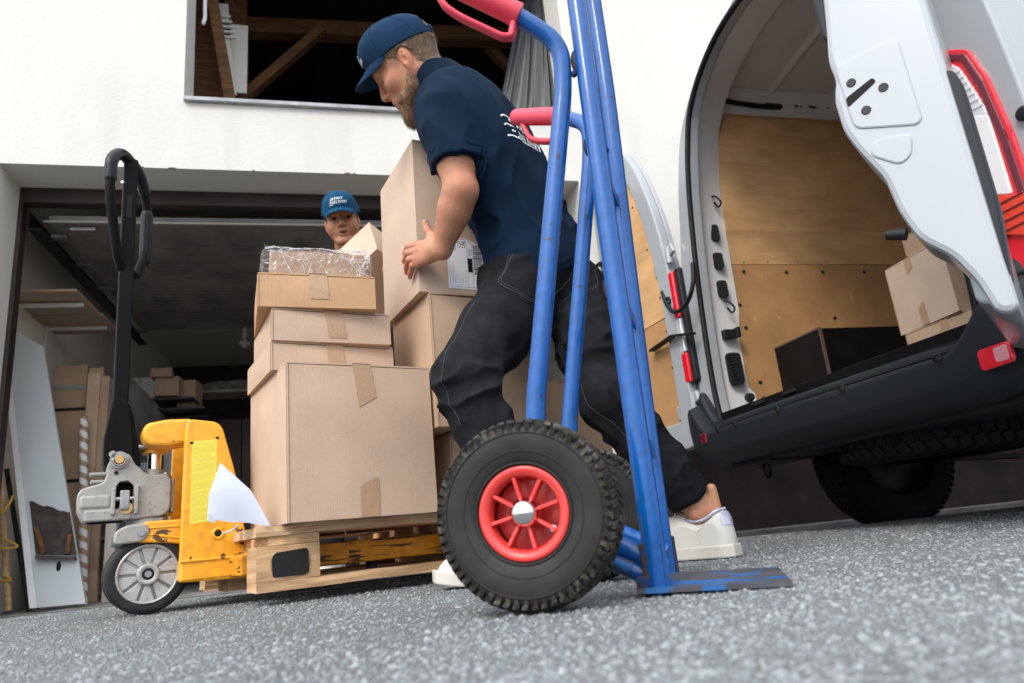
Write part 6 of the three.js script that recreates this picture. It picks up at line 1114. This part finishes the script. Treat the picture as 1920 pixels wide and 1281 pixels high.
  part('stitching', [sm([[0.488, 0.846, -1.653], [0.47, 0.809, -1.648], [0.424, 0.741, -1.636]]), sm([[0.48, 0.845, -1.656], [0.419, 0.739, -1.638], [0.462, 0.671, -1.646], [0.527, 0.674, -1.649]], .0013), sm([[0.488, 0.842, -1.655], [0.427, 0.738, -1.636], [0.468, 0.677, -1.643], [0.527, 0.681, -1.647]], .0009), sm([[0.617, 0.838, -1.686], [0.659, 0.82, -1.68], [0.619, 0.76, -1.686], [0.53, 0.678, -1.669]], .0012), sm([[0.335, 0.695, -1.609], [0.284, 0.599, -1.586], [0.253, 0.5, -1.558], [0.241, 0.46, -1.551], [0.254, 0.412, -1.561], [0.274, 0.348, -1.553]], .0012), sm([[0.548, 0.557, -1.656], [0.578, 0.43, -1.598], [0.617, 0.34, -1.549], [0.646, 0.255, -1.501]], .0008), sm([[0.729, 0.8, -1.709], [0.688, 0.711, -1.725], [0.616, 0.662, -1.715]], .0009)], M.stitch, jr).userData.kind = 'stuff';
  part('belt_loop', [seam(j0, [tp(-.06, .02, .13), tp(-.06, .1, .13)], .006, .004)], M.stitch, jr);
  // head: cap, hair, beard, brows, lashes
  const hairC = (a, b) => (x, y, z) => { const n = fbm(x * 120, y * 60, z * 120, 3); return a.map((v, i) => mix(v, b[i], n)); };
  const hairF = (x, y, z) => { const ed0 = y + .058 - .95 * max(0, x + .045) - .25 * abs(z), base = hp(x, y, z) - (.0004 + .0042 * clamp(ed0 / .03)), n = .0035 * (fbm(x * 170, y * 70, z * 170, 3) - .5); const edge = -(y + .058 - .95 * max(0, x + .045) - .25 * abs(z)), side = x - .035 - .3 * (y - .02), ear = .024 - hyp((x + .006) / 1, (y - .002) / 1.35); return max(base + n, edge, side, y - .075, abs(z) > .05 ? ear : -1); };
  part('hair', paint(nets(hairF, [-.13, -.09, -.095], [.06, .085, .095], .003), hairC([.085, .05, .028], [.23, .155, .09])).applyMatrix4(H.m), M.hair, man);
  const beardP = sdf([cap([.008, -.018, -.0655], [.022, -.062, -.052], .010, .016, .02), cap([.008, -.018, .0655], [.022, -.062, .052], .010, .016, .02), cap([.022, -.062, -.052], [.074, -.102, -.014], .0165, .019, .03), cap([.022, -.062, .052], [.074, -.102, .014], .0165, .019, .03), cap([.077, -.104, -.010], [.077, -.104, .010], .021, .021, .03), cap([.080, -.116, 0], [.072, -.124, 0], .015, .011, .02), cap([.0945, -.041, -.006], [.080, -.062, -.030], .0058, .007, .008), cap([.0945, -.041, .006], [.080, -.062, .030], .0058, .007, .008), ell([.058, -.062, -.038], [.022, .022, .018], null, .02), ell([.058, -.062, .038], [.022, .022, .018], null, .02), ell([.092, -.078, 0], [.010, .008, .012], null, .01)]);
  const beardF = (x, y, z) => beardP(x, y, z) + .006 * (fbm(x * 120, y * 55, z * 120, 3) - .45) ;
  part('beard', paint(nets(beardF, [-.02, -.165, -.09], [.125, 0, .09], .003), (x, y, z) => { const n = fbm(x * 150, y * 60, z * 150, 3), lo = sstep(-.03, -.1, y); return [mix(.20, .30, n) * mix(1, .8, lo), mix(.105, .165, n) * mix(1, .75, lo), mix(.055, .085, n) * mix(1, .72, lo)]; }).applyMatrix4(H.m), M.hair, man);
  // single hairs over beard and nape
  { const r = rng(31), gs = [], hair = (f, p, len, dir) => { const a = onto(f, p, -.001), h = .001, n = nrm([f(a[0] + h, a[1], a[2]) - f(a[0] - h, a[1], a[2]), f(a[0], a[1] + h, a[2]) - f(a[0], a[1] - h, a[2]), f(a[0], a[1], a[2] + h) - f(a[0], a[1], a[2] - h)]); const d = nrm(add3(add3(n, dir, 1.3), [r() - .5, r() - .5, r() - .5], 1.0)), b = add3(a, d, len * .55), e = add3(add3(a, d, len), [0, -.25 * len, 0]), w = nrm(crs(d, [r() - .5, r() - .5, r() - .5])).map(v => v * .00035); gs.push([add3(a, w, 1), add3(a, w, -1), add3(b, w, .8), add3(b, w, -.8), e]); };
    for (let i = 0; i < 3600; i++) { const s = r() < .5 ? -1 : 1, q = r(); hair(beardP, [mix(-.0, .1, q) + .01 * r(), mix(-.02, -.13, clamp(q * .8 + .35 * r())), s * mix(.075, .0, q) + .02 * (r() - .5)], .006 + .010 * r() * sstep(-.02, -.1, -.02 - .1 * q), [.25, -.9, 0]); }
    for (let i = 0; i < 2200; i++) { const a = (r() - .5) * 4.2, y = mix(-.055, .05, r()), s = Math.sign(a) || 1; const p = [-.014 - .1 * cos(a), y, .08 * sin(a)]; if (hairF(p[0], p[1] - .004, p[2]) < .01) hair(hairF, p, .004 + .007 * r(), [.1, -.9, 0]); }
    const pos = [], col = []; for (const [a, b, c, d, e] of gs) { const k = .6 + .8 * r(), cc = [.20 * k, .112 * k, .058 * k]; for (const q of [a, b, c, b, d, c, c, d, e]) { pos.push(...q); col.push(...cc); } }
    const g = new THREE.BufferGeometry(); g.setAttribute('position', new THREE.Float32BufferAttribute(pos, 3)); g.setAttribute('color', new THREE.Float32BufferAttribute(col, 3)); g.computeVertexNormals(); part('hair_strands', g.applyMatrix4(H.m), M.hair, man).userData.kind = 'stuff'; }
  part('eyebrow', [-1, 1].map(s => tube([[.088, .039, s * .012], [.088, .045, s * .028], [.078, .042, s * .046]].map(p => onto(hp, p, .0002)), .0032, 20, 6)).map(g => g.applyMatrix4(H.m)), std({ color: lin(.12, .07, .04), roughness: .8 }), man);
  part('eyelashes', [-1, 1].map(s => tube([[.088, .0095, s * .019], [.0895, .0065, s * .031], [.083, .009, s * .044]].map(p => onto(hp, p, .0003)), .0014, 16, 5).applyMatrix4(H.m)), std({ color: lin(.04, .025, .018), roughness: .8 }), man);
  baseballCap(man, H, M.navyCap, logo);
  // shoes
  const sR = new THREE.Group(); sR.name = 'sneaker'; man.add(sR); OFF.set(sR, OFF.get(man)); sneaker(sR, [.905, .001, -1.540], [-.62, 0, -.78]);
  const sL = new THREE.Group(); sL.name = 'sneaker'; man.add(sL); OFF.set(sL, OFF.get(man)); sneaker(sL, [.500, .001, -1.612], [-1, 0, .02]);
}
// ================= the second worker =================
{
  const wom = thing('person', 'second worker in blue cap looking down over the cartons from the garage side', 'person', [.05, gy(-3.1), -3.1], { world: true });
  const H = headFrame([.062, 1.556, -3.03], -94 * PI / 180, -16 * PI / 180, 6.5 * PI / 180, 1.0, .93), nk = [.075, 1.41, -3.12];
  const prims = headPrims({ neck: H.l(nk), wide: .95, eyesOpen: true, open: .005, nose: .0100, neckW: .80, earOut: .98, soft: true }), hp = sdf(prims);
  const tone = [.45, .205, .112], skinC = (x, y, z) => { const n = fbm(x * 50, y * 50, z * 50, 3), lip = sstep(.0125, .008, abs(y + .0585)) * sstep(.022, .015, abs(z)) * sstep(.084, .09, x), ck = .6 * Math.exp(-((x - .06) ** 2 + (y + .01) ** 2 + (abs(z) - .042) ** 2) / .0009); let c = tone.map((v, i) => v * (.93 + .14 * n) * (1 + [.18, .08, .05][i] * ck)); return c.map((v, i) => mix(v, [.36, .13, .115][i], lip * .85)); };
  const shL = [-.09, 1.375, -3.13], shR = [.235, 1.375, -3.15], pel = [.08, .90, -3.20], elL = [-.13, 1.12, -2.92], elR = [.30, 1.12, -2.93], wrL = [-.02, .97, -2.68], wrR = [.25, .98, -2.68];
  const headG = paint(nets(hp, [-.13, -.22, -.10], [.13, .14, .10], .0036), skinC).applyMatrix4(H.m), flat = () => tone;
  const hands = [[wrL, [1, 0, 0]], [wrR, [-1, 0, 0]]].map(([w, s]) => { const k = (a, b, c) => [w[0] + s[0] * c, w[1] + b, w[2] + a]; return { wrist: w, fingers: [0, 1, 2, 3].map(i => [k(.08, .028 - i * .018, .004), k(.11, .03 - i * .02, .016), k(.125, .028 - i * .02, .034)]), thumb: [k(.03, .03, .01), k(.055, .05, .025), k(.075, .055, .035)] }; });
  const legsJ = [[[0, .86, -3.2], [-.02, .47, -3.14], [-.03, .09, -3.10]], [[.16, .86, -3.2], [.19, .47, -3.16], [.20, .09, -3.13]]];
  const bodyP = sdf([cap(shL, elL, .042, .036), cap(elL, wrL, .036, .024), cap(shR, elR, .042, .036), cap(elR, wrR, .036, .024), cap(nk, pel, .05, .09), cap(shL, shR, .04), ...legsJ.flatMap(l => [cap(l[0], l[1], .06, .045), cap(l[1], l[2], .042, .032)])]);
  part('body', [headG, ...hands.map(h => paint(nets(sdf(handPrims(h)), ...boundsOf([h.wrist, ...h.fingers.flat(), ...h.thumb], .035), .004), flat)), paint(nets(bodyP, [-.3, .0, -3.4], [.45, 1.45, -2.7], .014), flat)], M.skin, wom);
  const sh = sdf([ell([.075, 1.23, -3.15], [.165, .18, .105], null, .05), ell([.08, 1.0, -3.19], [.155, .16, .105], null, .06), cap(shL, shR, .062, .062, .05), cap(shL, lerp3(shL, elL, .6), .06, .056, .03), cap(shR, lerp3(shR, elR, .6), .06, .056, .03), cap([.075, 1.39, -3.13], [.075, 1.425, -3.115], .060, .057, .03)]), ff = foldField([.4, .8, .2], 13, 3, .008, 6);
  part('polo_shirt', paint(nets((x, y, z) => max(sh(x, y, z) - ff(x, y, z), .86 - y, y - 1.44), [-.3, .84, -3.4], [.45, 1.52, -2.9], .012), () => [1, 1, 1]), M.navy, wom);
  const jn = sdf([ell([.08, .86, -3.2], [.165, .13, .115], null, .04), ...legsJ.flatMap(l => [cap(l[0], l[1], .092, .07, .03), cap(l[1], l[2], .068, .052, .02)])]);
  part('jeans', paint(nets((x, y, z) => max(jn(x, y, z) - .5 * ff(x, y, z), y - .93, .085 - y), [-.2, .06, -3.4], [.4, .96, -2.95], .013), () => [.8, .85, .95]), M.denim, wom);
  for (const [h, d] of [[[.0, gy(-3.15), -3.16], [-.25, 0, 1]], [[.20, gy(-3.15), -3.19], [.2, 0, 1]]]) { const s = new THREE.Group(); s.name = 'sneaker'; wom.add(s); OFF.set(s, OFF.get(wom)); sneaker(s, h, d, { len: .26 }); }
  // eyes, teeth, brows, hair
  for (const s of [-1, 1]) { const e = part('eye', new THREE.SphereGeometry(.0112, 24, 16).translate(.0742, .0155, s * .031).applyMatrix4(H.m), M.eyeWhite, wom); part('iris', new THREE.SphereGeometry(.0074, 18, 12).scale(.5, 1, 1).translate(.0832, .0130, s * .031 - .001).applyMatrix4(H.m), M.eyeDark, e); part('upper_lashes', tube([[.0805, .0155, s * .018], [.0868, .0180, s * .031], [.0800, .0155, s * .0450]], .0014, 16, 5).applyMatrix4(H.m), M.hairDark, wom); }
  part('teeth', sheet((s, q) => { const a = (s - .5) * 1.5; return [.070 + .0205 * cos(a), mix(-.0615, -.0525, q), .0205 * sin(a)]; }, 14, 3, false).applyMatrix4(H.m), M.teeth, wom);
  part('mouth', ellG2([.080, -.060, 0], [.012, .008, .016]).applyMatrix4(H.m), std({ color: lin(.05, .012, .01), roughness: .8 }), wom);
  function ellG2(c, r) { return new THREE.SphereGeometry(1, 16, 12).scale(...r).translate(...c); }
  for (const s of [-1, 1]) part('eyebrow', tube([.0, .2, .4, .6, .8, 1].map(k => onto(hp, [.088 - .012 * k * k, .034 + .006 * sin(PI * (k * .75 + .12)), s * mix(.014, .046, k)], -.0002)), .0018, 30, 6, false).applyMatrix4(H.m), M.hairDark, wom);
  part('hair', nets((x, y, z) => max(evalPrim(ell([-.016, .046, 0], [.101, .086, .0795]), x, y, z) + .004 * (fbm(x * 90, y * 60, z * 90, 2) - .5), -(y + .05 - .9 * max(0, x + .03)), x - .045, y - .08), [-.13, -.09, -.095], [.06, .09, .095], .004).applyMatrix4(H.m), M.hairDark, wom);
  const HC = headFrame(add3(H.w([.002, -.006, 0]), [0, 0, 0]), -94 * PI / 180, -21 * PI / 180, 6.5 * PI / 180, 1.02, 1.0); baseballCap(wom, HC, M.capBlue, logo);
}

renderer.render(scene, camera);
